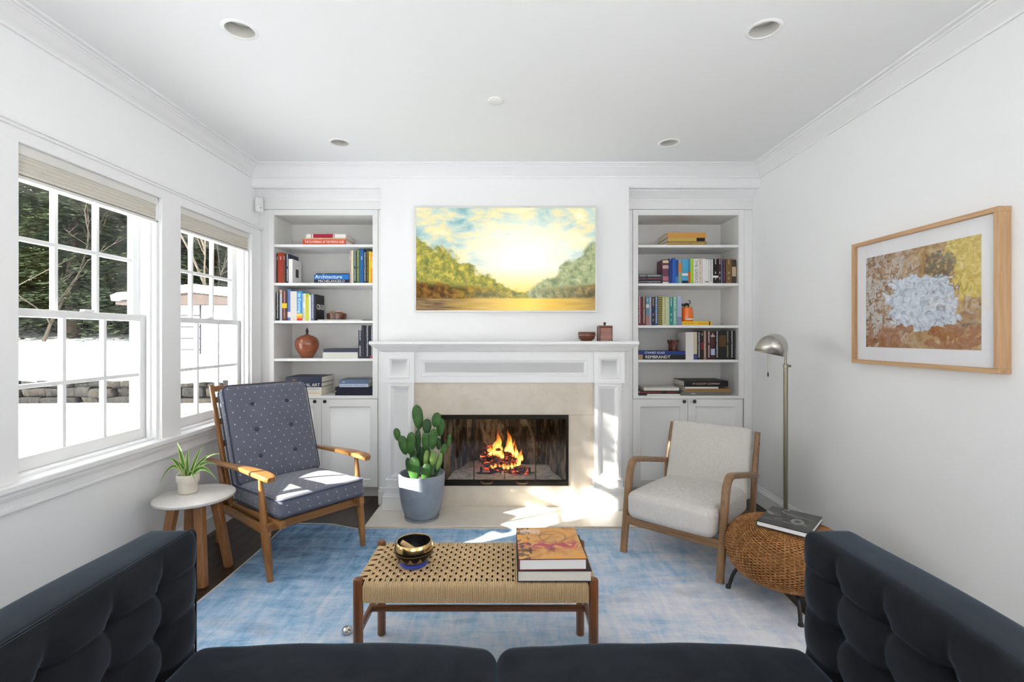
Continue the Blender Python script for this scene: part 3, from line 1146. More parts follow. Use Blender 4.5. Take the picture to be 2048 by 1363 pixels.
gt = thing('fire_grate', (fcx, 4.02, FBZ0 + 0.012), 'black iron grate holding the burning logs', 'grate')
for k in range(6):
    x = -0.20 + k * 0.08
    MB().tube([(x, -0.13, 0.085), (x, -0.12, 0.03), (x, 0.10, 0.03), (x, 0.12, 0.06)], 0.007, 6).build('bar', BLACK, gt, smooth=60)
for y in (-0.08, 0.07):
    MB().box(-0.24, 0.24, y - 0.006, y + 0.006, 0.017, 0.027).build('cross_bar', BLACK, gt)
for (x, y) in ((-0.21, -0.08), (0.21, -0.08), (-0.21, 0.07), (0.21, 0.07)):
    MB().box(x - 0.006, x + 0.006, y - 0.006, y + 0.006, -0.002, 0.02).build('foot', BLACK, gt)


def flame_mat():
    t = NT('flame')
    tc = t.N('TexCoord')
    z = t.sep(tc.outputs['Generated'])[2]
    n = t.noise(t.mapped((10, 10, 5)), 4.0, 3, 0.5, 0.5)
    f = t.math('ADD', z, t.math('MULTIPLY_ADD', n, 0.5, -0.25))
    c = t.ramp(f, [(0.0, (1.0, 0.30, 0.04)), (0.22, (1.0, 0.62, 0.18)), (0.45, (1.0, 0.45, 0.07)), (0.9, (1.0, 0.16, 0.01))])
    st = t.ramp(f, [(0.0, (0.35,) * 3), (0.3, (0.95,) * 3), (0.65, (0.45,) * 3), (1.0, (0.15,) * 3)])
    em = t.N('Emission', {'Color': c, 'Strength': t.math('MULTIPLY', st, 1.5)})
    tr = t.N('BsdfTransparent')
    al = t.math('MULTIPLY_ADD', f, -0.75, 0.85, clamp=True)
    mx = t.N('MixShader')
    t.S(mx.inputs[0], al)
    t.l.new(tr.outputs[0], mx.inputs[1])
    t.l.new(em.outputs[0], mx.inputs[2])
    t.l.new(mx.outputs[0], t.out.inputs['Surface'])
    return t.m


FLAME = flame_mat()
fr_ = thing('fire', (fcx, 4.0, 0.26), 'orange and yellow flames of the log fire', 'fire')
rn = random.Random(5)
FL = [(-0.080, 0.02, 0.09, 0.27, 0.024), (-0.066, 0.03, 0.08, 0.31, 0.020), (-0.052, 0.015, 0.08, 0.22, 0.022), (-0.095, 0.01, 0.09, 0.20, 0.018), (0.008, 0.02, 0.09, 0.22, 0.018), (0.026, 0.02, 0.09, 0.29, 0.020), (0.044, 0.03, 0.08, 0.31, 0.015), (0.060, 0.02, 0.08, 0.23, 0.016),
      (0.086, 0.01, 0.07, 0.20, 0.015), (-0.142, 0.01, 0.10, 0.17, 0.016), (-0.125, 0.0, 0.09, 0.19, 0.014), (-0.030, 0.01, 0.07, 0.15, 0.020), (0.118, -0.02, 0.02, 0.16, 0.014), (0.136, 0.0, 0.05, 0.13, 0.014),
      (-0.010, -0.06, -0.005, 0.055, 0.015), (0.022, -0.065, -0.005, 0.045, 0.014), (0.052, -0.06, 0.0, 0.06, 0.014), (0.082, -0.06, 0.0, 0.055, 0.013), (0.104, -0.055, 0.01, 0.09, 0.012), (-0.050, -0.055, -0.005, 0.04, 0.014), (-0.085, -0.05, 0.0, 0.045, 0.012), (-0.115, -0.05, 0.0, 0.035, 0.012)]
for (x, y, z0, z1, r0) in FL:
    P, R = [], []
    ph = rn.random() * 6
    hgt = z1 - z0
    for i in range(17):
        t = i / 16
        P.append((x + 0.10 * hgt * math.sin(t * 5.5 + ph) * t + 0.05 * hgt * math.sin(t * 11 + ph * 2) * t, y + 0.05 * hgt * math.cos(t * 5 + ph), z0 + hgt * t))
        R.append(max(0.0006, r0 * math.sin(PI * min(1, 0.12 + t * 0.88)) ** 0.7 * (1 - 0.62 * t) * (1 + 0.18 * math.sin(t * 9 + ph)) * 1.25))
    MB().tube(P, R, 10).build('flame', FLAME, fr_, smooth=60)

# ================================================================ TELEVISION (golden landscape on the screen)
def screen_mat():
    t = NT('screen_picture')
    tc = t.N('TexCoord')
    g = t.sep(tc.outputs['Generated'])
    u, v = g[0], g[2]
    cv = t.N('CombineXYZ', {0: t.math('MULTIPLY', u, 1.75), 1: v}).outputs[0]
    big = t.noise(t.mapped((1.6, 3.4, 1), src=cv), 2.2, 6, 0.6, 0.4)
    fine = t.noise(cv, 16.0, 6, 0.7, 0.4)
    mid = t.noise(cv, 5.0, 5, 0.6, 0.5)
    sky = t.ramp(big, [(0.32, (0.22, 0.42, 0.45)), (0.46, (0.50, 0.62, 0.55)), (0.56, (0.80, 0.70, 0.38)), (0.70, (0.95, 0.88, 0.62))])
    # glow in the middle
    du = t.math('SUBTRACT', u, 0.60)
    dv = t.math('MULTIPLY', t.math('SUBTRACT', v, 0.50), 0.85)
    d = t.math('SQRT', t.math('ADD', t.math('MULTIPLY', du, du), t.math('MULTIPLY', dv, dv)))
    glow = t.ramp(d, [(0.08, (1, 1, 1)), (0.42, (0, 0, 0))])
    sky = t.mix(glow, sky, (1.0, 0.96, 0.78))
    low = t.ramp(v, [(0.12, (1, 1, 1)), (0.42, (0, 0, 0))])
    sky = t.mix(low, sky, (1.0, 0.66, 0.09))
    # soft rolling hills on both sides
    hl = t.math('ADD', t.math('MULTIPLY_ADD', u, -0.95, 0.74), t.math('MULTIPLY_ADD', mid, 0.34, -0.17))
    hr = t.math('ADD', t.math('MULTIPLY_ADD', u, 1.25, -0.58), t.math('MULTIPLY_ADD', mid, 0.26, -0.13))
    ml = t.math('MULTIPLY', t.math('SUBTRACT', hl, v), 26.0, clamp=True)
    mr = t.math('MULTIPLY', t.math('SUBTRACT', hr, v), 26.0, clamp=True)
    cl = t.ramp(fine, [(0.35, (0.14, 0.17, 0.05)), (0.52, (0.34, 0.32, 0.07)), (0.68, (0.80, 0.62, 0.10))])
    cr = t.ramp(fine, [(0.35, (0.17, 0.22, 0.12)), (0.55, (0.38, 0.42, 0.22)), (0.72, (0.66, 0.66, 0.40))])
    c = t.mix(mr, sky, cr)
    c = t.mix(ml, c, cl)
    # shore of dark trees and amber water
    tl = t.math('ADD', 0.20, t.math('ADD', t.math('MULTIPLY_ADD', fine, 0.22, -0.11), t.math('MULTIPLY', t.math('ABSOLUTE', t.math('SUBTRACT', u, 0.58)), 0.16)))
    mt_ = t.math('MULTIPLY', t.math('SUBTRACT', tl, v), 40.0, clamp=True)
    edge = t.math('MULTIPLY', t.math('ABSOLUTE', t.math('SUBTRACT', u, 0.62)), 2.1, clamp=True)
    c = t.mix(t.math('MULTIPLY', mt_, t.math('MULTIPLY_ADD', edge, 0.85, 0.1)), c, t.ramp(fine, [(0.4, (0.05, 0.022, 0.01)), (0.65, (0.30, 0.13, 0.02))]))
    wv = t.noise(t.mapped((1.2, 18, 1), src=cv), 3.0, 4, 0.6)
    wat = t.mix(edge, (0.95, 0.62, 0.10), t.ramp(wv, [(0.35, (0.09, 0.045, 0.03)), (0.7, (0.42, 0.30, 0.13))]))
    mw = t.math('MULTIPLY', t.math('SUBTRACT', 0.125, v), 60.0, clamp=True)
    c = t.mix(mw, c, wat)
    em = t.N('Emission', {'Color': c, 'Strength': 0.35})
    gl = t.N('BsdfGlossy', {'Color': (1, 1, 1), 'Roughness': 0.12})
    fr = t.N('Fresnel', {'IOR': 1.3})
    mx = t.N('MixShader', {0: fr.outputs[0]})
    t.l.new(em.outputs[0], mx.inputs[1])
    t.l.new(gl.outputs[0], mx.inputs[2])
    t.l.new(mx.outputs[0], t.out.inputs['Surface'])
    return t.m


tv = thing('television', (-0.022, YW, 1.547), 'wall mounted television in slim pale frame showing a golden landscape', 'television')
f = MB()
hw, hh2 = 0.731, 0.849
f.box(-hw, hw, -0.05, -0.001, 0, 0.016)
f.box(-hw, hw, -0.05, -0.001, hh2 - 0.016, hh2)
f.box(-hw, -hw + 0.016, -0.05, -0.001, 0.016, hh2 - 0.016)
f.box(hw - 0.016, hw, -0.05, -0.001, 0.016, hh2 - 0.016)
f.build('bezel', plain('pale_bezel', (0.70, 0.69, 0.66), 0.4), tv, bevel=0.0015)
MB().box(-hw + 0.016, hw - 0.016, -0.042, -0.005, 0.016, hh2 - 0.016).build('screen', screen_mat(), tv)

# ================================================================ BOOKS
LS = ['top shelf, bookcase by windows', 'second shelf, bookcase by windows', 'third shelf, bookcase by windows', 'fourth shelf, bookcase by windows', 'cabinet top, bookcase by windows']
RS = ['top shelf, bookcase behind lamp', 'second shelf, bookcase behind lamp', 'third shelf, bookcase behind lamp', 'fourth shelf, bookcase behind lamp', 'cabinet top, bookcase behind lamp']


def spine_mat(base, ink, amount, t_):
    t = NT('book_cover')
    s = t.sep()
    x, y, z = s[0], s[1], s[2]
    v = t.mapped((150, 0, 420))
    n = t.noise(v, 1.0, 2, 0.5)
    blocks = t.noise(t.mapped((0, 0, 11)), 1.0, 1, 0.5)
    m = t.math('MULTIPLY', t.math('GREATER_THAN', n, 0.49), t.math('GREATER_THAN', blocks, 0.64 - amount if amount > 0 else 2.0))
    m = t.math('MULTIPLY', m, t.math('LESS_THAN', t.math('ABSOLUTE', x), min(t_ * 0.16, 0.0048)))
    m = t.math('MULTIPLY', m, t.math('LESS_THAN', y, 0.0008))
    m = t.math('MULTIPLY', m, t.math('GREATER_THAN', z, 0.018))
    wear = t.noise(t.obj(), 30, 3)
    b2 = t.mix(t.math('MULTIPLY', wear, 0.25), base, tuple(q * 0.75 for q in base))
    t.bsdf(t.mix(t.math('MULTIPLY', m, 0.85), b2, ink), 0.45, spec=0.35)
    return t.m


def ink_mat(c):
    return plain('print_ink', c, 0.5, spec=0.2)


def book(loc, t_, h, d, color, label, group, ink=(0.8, 0.8, 0.76), amount=0.12, flat=False, title=None, tsize=None, tcol=None, tpos=0.5, bands=(), rz=0.0, lean=0.0, page=None, cover_mat=None):
    r = thing('book', loc, label, 'book', group=group)
    r.rotation_euler = (0, -PI / 2 if flat else lean, 0)
    if flat:
        r.rotation_euler = (Matrix.Rotation(rz, 3, 'Z') @ Matrix.Rotation(-PI / 2, 3, 'Y')).to_euler()
    ct = min(0.0028, t_ * 0.15)
    c = MB()
    c.box(-t_ / 2, t_ / 2, 0, ct, 0, h)
    c.box(-t_ / 2, -t_ / 2 + ct, ct, d, 0, h)
    c.box(t_ / 2 - ct, t_ / 2, ct, d, 0, h)
    cm_ = cover_mat or spine_mat(color, ink, amount, t_)
    co = c.build('cover', cm_, r)
    MB().box(-t_ / 2 + ct, t_ / 2 - ct, ct, d - 0.004, 0.003, h - 0.003).build('page_block', page or PAGE, r)
    for (z0, z1, bc) in bands:
        MB().box(-t_ / 2 - 0.0003, t_ / 2 + 0.0003, -0.0006, 0.001, h * z0, h * z1).build('spine_band', ink_mat(bc), co)
    if title:
        me = text_mesh(title, tsize or t_ * 0.75, ink_mat(tcol or ink), 0.0)
        w_ = max(v.co.x for v in me.vertices) - min(v.co.x for v in me.vertices)
        o = bpy.data.objects.new('title_lettering', me)
        col.objects.link(o)
        o.parent = co
        sx = min(1.0, h * 0.92 / w_)
        # text x -> -z, text y -> +x, normal -> -y
        o.matrix_local = Matrix(((0, 1, 0, 0), (0, 0, -1, -0.0008), (-sx, 0, 0, h * (1 - tpos)), (0, 0, 0, 1)))
    return r


def mm(v):
    return v / 1000.0


def row(x0, z, yfront, items, shelf, group):
    """upright books: (thickness, height, colour, look, extra)"""
    x = x0
    rr_ = random.Random(len(items) * 7 + int(z * 100))
    for it in items:
        t_, h, c, look = it[:4]
        ex = dict(it[4]) if len(it) > 4 else {}
        d = ex.pop('d', min(0.235, mm(h) * rr_.uniform(0.68, 0.82)))
        dy = ex.pop('dy', rr_.uniform(0, 0.012))
        book((x + mm(t_) / 2, yfront + dy, z), mm(t_) - 0.0008, mm(h), d, c, look + ' on ' + shelf, group, **ex)
        x += mm(t_)
    return x


def stack(xr, z, yfront, items, shelf, group):
    """flat books, bottom first: (left, right, thickness, colour, look, extra), mm from the opening"""
    for it in items:
        a_, b_, t_, c, look = it[:5]
        ex = dict(it[5]) if len(it) > 5 else {}
        d = ex.pop('d', 0.21)
        dy = ex.pop('dy', 0.0)
        book((xr + mm(b_), yfront + dy, z + mm(t_) / 2), mm(t_) - 0.0006, mm(b_ - a_), d, c, look + ' on ' + shelf, group, flat=True, **ex)
        z += mm(t_)
    return z


W_ = (0.80, 0.79, 0.76)
CRM = (0.74, 0.68, 0.55)
NAVY = (0.018, 0.028, 0.075)
BLK = (0.010, 0.010, 0.012)
GOLD = (0.65, 0.45, 0.12)
L0, R0 = OPL[0], OPR[0]
YF = YB + 0.025
G = ['books on the top shelf by the windows', 'books on the second shelf by the windows', 'books on the third shelf by the windows', 'books on the fourth shelf by the windows', 'books on the cabinet top by the windows']
H = ['books on the top shelf behind the lamp', 'books on the second shelf behind the lamp', 'books on the third shelf behind the lamp', 'books on the fourth shelf behind the lamp', 'books on the cabinet top behind the lamp']
# left bookcase
stack(L0, SH_L[0], YF, [
    (232, 592, 46, (0.70, 0.085, 0.035), 'orange-red book lying at the bottom', dict(title='THE FLOWERING OF THE MIDDLE AGES', tsize=0.030, tcol=(0.9, 0.86, 0.78), amount=0, d=0.27)),
    (225, 588, 12, (0.58, 0.42, 0.25), 'thin tan book lying between two others', dict(d=0.25)),
    (258, 590, 32, (0.82, 0.80, 0.76), 'white book with dark red spine label lying uppermost', dict(amount=0, d=0.26, bands=((0.28, 0.30, (0.5, 0.06, 0.07)), (0.32, 0.82, (0.38, 0.02, 0.05)), (0.85, 0.87, (0.5, 0.06, 0.07)))))], LS[0], G[0])
row(L0 + 0.004, SH_L[1], YF, [
    (17, 250, (0.10, 0.025, 0.015), 'narrow dark brown book at the row end'),
    (44, 256, (0.36, 0.035, 0.015), 'thick brick red book with pale spine lettering'),
    (19, 250, (0.16, 0.045, 0.02), 'narrow rust brown book beside the red one'),
    (28, 246, NAVY, 'black-blue book with white spine lettering', dict(amount=0.3)),
    (33, 202, (0.82, 0.81, 0.79), 'white book with a small black picture on its cover', dict(amount=0, dy=0.0, d=0.17))], LS[1], G[1])
stack(L0, SH_L[1], YF, [
    (325, 618, 31, (0.008, 0.016, 0.05), 'black book titled Michelangelo lying flat', dict(title='MICHELANGELO', tsize=0.030, tcol=W_, amount=0)),
    (325, 618, 42, (0.01, 0.17, 0.52), 'bright blue book titled Architecture lying flat', dict(title='Architecture', tsize=0.044, tcol=(0.9, 0.95, 1.0), tpos=0.42, amount=0)),
    (340, 615, 9, (0.02, 0.02, 0.03), 'thin black booklet lying on the blue book')], LS[1], G[1])
row(L0 + 0.622, SH_L[1], YF, [
    (13, 275, (0.42, 0.32, 0.31), 'narrow pinkish grey book'),
    (20, 274, (0.74, 0.66, 0.48), 'cream book beside the pinkish one'),
    (25, 272, (0.02, 0.055, 0.05), 'dark green book with pale lettering', dict(amount=0.3)),
    (25, 278, (0.10, 0.16, 0.07), 'olive green book with yellow lettering', dict(ink=(0.6, 0.6, 0.15), amount=0.3)),
    (33, 288, (0.01, 0.12, 0.36), 'tallest blue book'),
    (24, 262, (0.015, 0.02, 0.05), 'navy book with white blotched lettering', dict(amount=0.45)),
    (20, 268, (0.035, 0.032, 0.012), 'black book with olive lettering', dict(ink=(0.45, 0.40, 0.1), amount=0.35)),
    (17, 268, (0.75, 0.55, 0.03), 'narrow lemon yellow book'),
    (22, 262, (0.85, 0.36, 0.02), 'orange-yellow book against the side', dict(bands=((0.5, 0.72, (0.8, 0.6, 0.1)),)))], LS[1], G[1])
row(L0 + 0.003, SH_L[2], YF, [
    (28, 238, BLK, 'black book with large pale lettering at the row end', dict(amount=0.4)),
    (24, 258, (0.58, 0.60, 0.68), 'pale grey book with pinkish top', dict(bands=((0.86, 1.0, (0.6, 0.42, 0.36)),))),
    (42, 250, (0.10, 0.02, 0.025), 'maroon book with yellow spine emblem', dict(amount=0.3, ink=(0.75, 0.5, 0.4), bands=((0.42, 0.58, (0.80, 0.55, 0.03)),))),
    (30, 262, (0.10, 0.19, 0.45), 'lavender blue book with pale diagonal patch', dict(amount=0.05, bands=((0.10, 0.28, (0.75, 0.66, 0.68)),))),
    (54, 246, (0.68, 0.64, 0.59), 'thick pale beige book', dict(amount=0.0)),
    (44, 246, (0.05, 0.30, 0.62), 'sky blue book titled de Kooning', dict(amount=0, title='de Kooning', tsize=0.035, tcol=(0.85, 0.93, 0.98), tpos=0.40, bands=((0.0, 0.08, (0.75, 0.05, 0.04)), (0.08, 0.16, (0.9, 0.35, 0.04)), (0.16, 0.24, (0.9, 0.68, 0.10))))),
    (25, 228, (0.76, 0.77, 0.76), 'white book with black specked lettering', dict(ink=BLK, amount=0.2)),
    (32, 228, (0.58, 0.60, 0.06), 'yellow-green book', dict(ink=(0.1, 0.12, 0.05))),
    (17, 214, (0.74, 0.75, 0.76), 'narrow short white book', dict(ink=NAVY)),
    (25, 222, (0.16, 0.19, 0.35), 'slate blue book with white lettering', dict(amount=0.35)),
    (17, 220, BLK, 'black book with white round letters on its cover', dict(amount=0.0, d=0.18, dy=0.0))], LS[2], G[2])
stack(L0, SH_L[2], YF + 0.015, [(348, 712, 10, (0.62, 0.62, 0.61), 'large thin pale grey book under the wooden bowl', dict(d=0.26))], LS[2], G[2])
stack(L0, SH_L[2], YF + 0.06, [(716, 800, 8, (0.05, 0.045, 0.045), 'small thin dark booklet lying flat', dict(d=0.13))], LS[2], G[2])
stack(L0, SH_L[3], YF, [
    (398, 692, 52, (0.66, 0.64, 0.60), 'thick off-white book lying flat', dict(amount=0)),
    (404, 690, 30, (0.035, 0.04, 0.075), 'navy book lying on the off-white one', dict(amount=0))], LS[3], G[3])
row(L0 + 0.694, SH_L[3], YF, [
    (29, 238, (0.022, 0.03, 0.065), 'short dark navy book', dict(amount=0.2)),
    (25, 278, (0.03, 0.03, 0.045), 'tall charcoal book', dict(amount=0)),
    (46, 276, (0.012, 0.016, 0.04), 'thick midnight blue book with white lettering', dict(amount=0.4)),
    (27, 272, (0.03, 0.03, 0.05), 'dark grey book with a pink foot', dict(amount=0.25, bands=((0, 0.08, (0.62, 0.10, 0.16)),)))], LS[3], G[3])
stack(L0, CT, YF, [
    (165, 386, 38, (0.72, 0.66, 0.52), 'cream book lying lowest in the stack', dict(ink=(0.4, 0.3, 0.2), amount=0.25, d=0.26)),
    (150, 386, 30, (0.76, 0.75, 0.72), 'white book with dark lettering lying in the stack', dict(ink=(0.1, 0.1, 0.12), amount=0.25, d=0.26)),
    (120, 388, 38, (0.014, 0.024, 0.06), 'navy book titled Medieval Art lying in the stack', dict(title='MEDIEVAL ART', tsize=0.036, tcol=W_, amount=0, d=0.26)),
    (88, 390, 50, (0.018, 0.03, 0.065), 'thick blue-black book lying uppermost in the stack', dict(amount=0.04, d=0.26))], LS[4], G[4])
stack(L0, CT, YF, [
    (502, 820, 70, (0.012, 0.014, 0.024), 'thick black boxed book lying lowest', dict(amount=0.05, d=0.24, bands=((0.03, 0.97, (0.016, 0.018, 0.03)),))),
    (538, 780, 26, (0.50, 0.56, 0.68), 'white and blue book lying in the middle', dict(ink=(0.05, 0.1, 0.3), amount=0.3)),
    (536, 785, 34, (0.12, 0.17, 0.27), 'slate blue book lying uppermost', dict(amount=0.1))], LS[4], G[4])
# right bookcase
stack(R0, SH_R[0], YF, [
    (250, 580, 34, (0.30, 0.19, 0.05), 'ochre book with gilt lettering lying lowest', dict(ink=GOLD, amount=0.3, d=0.27)),
    (255, 572, 29, (0.55, 0.38, 0.10), 'gold book with a black spine label lying between', dict(amount=0, d=0.25, bands=((0.02, 0.24, BLK),))),
    (252, 576, 42, (0.62, 0.30, 0.06), 'orange-tan book lying uppermost', dict(amount=0, d=0.25))], RS[0], H[0])
stack(R0, SH_R[1], YF, [
    (15, 212, 29, (0.015, 0.013, 0.014), 'black book with red and white lettering lying lowest', dict(ink=(0.6, 0.5, 0.5), amount=0.35, d=0.2)),
    (16, 212, 25, (0.02, 0.03, 0.07), 'navy book with red lettering lying between', dict(ink=(0.5, 0.08, 0.05), amount=0.3, d=0.2)),
    (18, 208, 22, (0.06, 0.085, 0.075), 'dark grey-green book lying uppermost', dict(amount=0.3, d=0.19))], RS[1], H[1])
row(R0 + 0.214, SH_R[1], YF, [
    (50, 202, (0.14, 0.04, 0.08), 'thick plum book with cream and pink patches', dict(amount=0.1, bands=((0.0, 0.07, (0.8, 0.75, 0.7)), (0.12, 0.30, (0.45, 0.16, 0.2)), (0.62, 0.76, (0.55, 0.38, 0.34)), (0.86, 0.96, (0.7, 0.58, 0.3))))),
    (29, 208, (0.012, 0.035, 0.17), 'deep blue book beside the plum one'),
    (28, 213, (0.015, 0.11, 0.48), 'bright cobalt blue book', dict(amount=0.05)),
    (25, 198, (0.02, 0.07, 0.22), 'medium blue book with light foot', dict(bands=((0.0, 0.3, (0.06, 0.2, 0.4)),))),
    (29, 206, (0.28, 0.36, 0.44), 'grey-blue book with an orange flame patch', dict(amount=0.05, bands=((0.45, 0.85, (0.72, 0.22, 0.04)), (0.1, 0.4, (0.3, 0.36, 0.2))))),
    (50, 204, (0.07, 0.36, 0.58), 'thick turquoise book with a dark base', dict(amount=0.08, bands=((0, 0.12, (0.01, 0.03, 0.08)), (0.32, 0.42, (0.75, 0.72, 0.7))))),
    (21, 208, (0.04, 0.22, 0.45), 'blue book with an orange lower half', dict(amount=0.1, bands=((0.05, 0.5, (0.65, 0.12, 0.04)),))),
    (29, 214, (0.38, 0.58, 0.03), 'lime green book'),
    (42, 207, (0.80, 0.79, 0.77), 'white book titled The Greeks', dict(amount=0, title='THE GREEKS', tsize=0.036, tcol=(0.15, 0.13, 0.13))),
    (29, 211, (0.68, 0.60, 0.50), 'tan-cream book with small lettering', dict(ink=(0.3, 0.15, 0.1), amount=0.15)),
    (22, 207, (0.78, 0.77, 0.76), 'narrow plain white book', dict(amount=0)),
    (33, 207, (0.76, 0.75, 0.74), 'white book with a black line at its foot', dict(ink=(0.2, 0.2, 0.2), amount=0.12, bands=((0.06, 0.09, BLK),))),
    (33, 202, (0.70, 0.69, 0.68), 'black and white mottled book', dict(ink=BLK, amount=0.6)),
    (46, 206, (0.012, 0.010, 0.011), 'thick black book with a small white figure', dict(amount=0.15, bands=((0.24, 0.32, (0.75, 0.74, 0.7)),))),
    (25, 210, (0.05, 0.02, 0.022), 'dark maroon-black book', dict(amount=0.15)),
    (12, 204, (0.16, 0.26, 0.42), 'very narrow blue-grey book'),
    (29, 205, (0.012, 0.016, 0.035), 'navy-black book with red lettering', dict(ink=(0.5, 0.12, 0.12), amount=0.35)),
    (49, 206, (0.20, 0.11, 0.04), 'thick wood brown book', dict(ink=(0.6, 0.5, 0.3), amount=0.15)),
    (33, 200, (0.05, 0.035, 0.025), 'dark brown book with a cream panel', dict(amount=0.1, bands=((0.3, 0.7, (0.45, 0.36, 0.24)),)))], RS[1], H[1])
row(R0 + 0.003, SH_R[2], YF, [
    (37, 240, (0.17, 0.008, 0.03), 'crimson book with white lettering at the row end', dict(amount=0.35)),
    (33, 242, (0.09, 0.035, 0.02), 'chocolate brown book with cream lettering', dict(ink=CRM, amount=0.4)),
    (29, 246, (0.10, 0.28, 0.36), 'teal book with a red and white foot', dict(amount=0.1, bands=((0, 0.35, (0.42, 0.18, 0.16)), (0.6, 0.72, (0.6, 0.6, 0.55))))),
    (17, 238, (0.36, 0.38, 0.50), 'narrow lilac-grey book'),
    (29, 238, (0.012, 0.018, 0.06), 'navy book dotted with gold', dict(ink=GOLD, amount=0.15)),
    (29, 240, (0.01, 0.08, 0.24), 'royal blue book with pale lettering', dict(amount=0.35)),
    (33, 246, (0.45, 0.36, 0.09), 'gold and black striped spiral book', dict(amount=0, bands=tuple((0.03 + 0.06 * k, 0.055 + 0.06 * k, BLK) for k in range(16)))),
    (46, 240, (0.55, 0.54, 0.30), 'floral cream and green book', dict(ink=(0.12, 0.22, 0.06), amount=0.6)),
    (17, 234, (0.42, 0.60, 0.48), 'narrow mint green book'),
    (29, 236, (0.02, 0.22, 0.23), 'dark teal book', dict(amount=0.15)),
    (33, 240, (0.18, 0.44, 0.32), 'sea green book with white lettering', dict(amount=0.3)),
    (37, 242, (0.38, 0.44, 0.64), 'periwinkle blue book beside the orange vessel', dict(amount=0, bands=((0, 0.3, (0.24, 0.26, 0.45)),)))], RS[2], H[2])
stack(R0, SH_R[2], YF, [(375, 622, 34, (0.85, 0.52, 0.02), 'yellow book lying flat under the orange vessel', dict(ink=(0.3, 0.16, 0.02), amount=0.25, bands=((0.04, 0.09, (0.25, 0.08, 0.02)),)))], RS[2], H[2])
stack(R0, SH_R[3], YF, [
    (4, 402, 42, (0.012, 0.010, 0.010), 'black book titled Rembrandt lying flat', dict(title='REMBRANDT', tsize=0.036, tcol=W_, amount=0, d=0.26, tpos=0.42, bands=((0.90, 1.0, (0.40, 0.28, 0.16)),))),
    (4, 398, 30, (0.010, 0.035, 0.20), 'blue book titled Stained Glass lying flat', dict(title='STAINED GLASS', tsize=0.024, tcol=(0.75, 0.78, 0.85), amount=0, d=0.26, tpos=0.36))], RS[3], H[3])
row(R0 + 0.406, SH_R[3], YF, [
    (66, 230, (0.74, 0.70, 0.68), 'thick white book with faint lettering', dict(ink=(0.3, 0.3, 0.35), amount=0.02, d=0.2)),
    (33, 232, (0.66, 0.58, 0.42), 'cream book with a navy foot', dict(amount=0.05, ink=(0.2, 0.15, 0.1), bands=((0, 0.2, (0.05, 0.08, 0.2)),))),
    (28, 230, (0.016, 0.016, 0.022), 'black book with dense white lettering', dict(amount=0.45)),
    (25, 238, (0.025, 0.012, 0.012), 'black book with a dark red patch', dict(amount=0.1, bands=((0.35, 0.6, (0.22, 0.03, 0.03)),))),
    (26, 244, (0.30, 0.17, 0.10), 'copper brown book with pale lettering', dict(amount=0.35)),
    (33, 238, (0.055, 0.012, 0.018), 'burgundy book with white lettering', dict(amount=0.3)),
    (37, 238, (0.07, 0.02, 0.025), 'maroon book with a blue and white picture', dict(amount=0.1, bands=((0.16, 0.38, (0.42, 0.50, 0.70)), (0.8, 0.86, (0.6, 0.45, 0.4))))),
    (33, 240, (0.010, 0.010, 0.012), 'black book with big white spaced lettering', dict(amount=0.55)),
    (58, 240, (0.014, 0.014, 0.013), 'thickest black book with a bronze panel', dict(amount=0.05, bands=((0.45, 0.85, (0.10, 0.055, 0.02)),))),
    (33, 242, (0.016, 0.018, 0.016), 'black book with faint gold lettering', dict(ink=(0.4, 0.34, 0.2), amount=0.3)),
    (42, 242, (0.010, 0.010, 0.012), 'black book with bold white lettering against the side', dict(amount=0.5))], RS[3], H[3])
stack(R0, CT, YF, [
    (80, 362, 12, (0.78, 0.77, 0.75), 'thin white book lying lowest in the short stack', dict(d=0.2)),
    (22, 356, 28, (0.014, 0.012, 0.012), 'black book with red lettering in the short stack', dict(ink=(0.5, 0.04, 0.05), amount=0.2, d=0.24)),
    (55, 350, 25, (0.72, 0.68, 0.62), 'off-white book lying uppermost in the short stack', dict(d=0.23, amount=0))], RS[4], H[4])
stack(R0, CT, YF, [
    (368, 785, 31, (0.17, 0.16, 0.145), 'grey book lying lowest in the tall stack', dict(amount=0.05, d=0.28)),
    (400, 786, 26, (0.36, 0.20, 0.07), 'caramel brown book in the tall stack', dict(ink=(0.14, 0.05, 0.02), amount=0.4, d=0.27)),
    (400, 680, 15, (0.72, 0.70, 0.68), 'thin white book in the tall stack', dict(d=0.22)),
    (392, 762, 50, (0.010, 0.008, 0.009), 'black book lying uppermost in the tall stack', dict(title='IN AUGUST COMPANY', tsize=0.022, tcol=(0.7, 0.5, 0.45), amount=0, d=0.26))], RS[4], H[4])

# cover letters of the black book and picture of the white book face the room sideways
for o in list(bpy.data.objects):
    lb = o.get('label', '')
    if lb.startswith('black book with white round letters'):
        cv = [c for c in o.children if c.name.startswith('cover')][0]
        me = text_mesh('CBGB', 0.062, ink_mat((0.78, 0.74, 0.68)), 0.001)
        q = share('cover_lettering', me, cv, (0.0085 + 0.0006, 0.092, 0.115), (PI / 2, 0, PI / 2))
    if lb.startswith('white book with a small black picture'):
        cv = [c for c in o.children if c.name.startswith('cover')][0]
        t_ = 0.033 - 0.0008
        MB().box(t_ / 2, t_ / 2 + 0.0006, 0.06, 0.115, 0.055, 0.125).build('cover_picture', plain('cover_black', (0.02, 0.02, 0.02), 0.5, nscale=60, namt=0.9), cv)

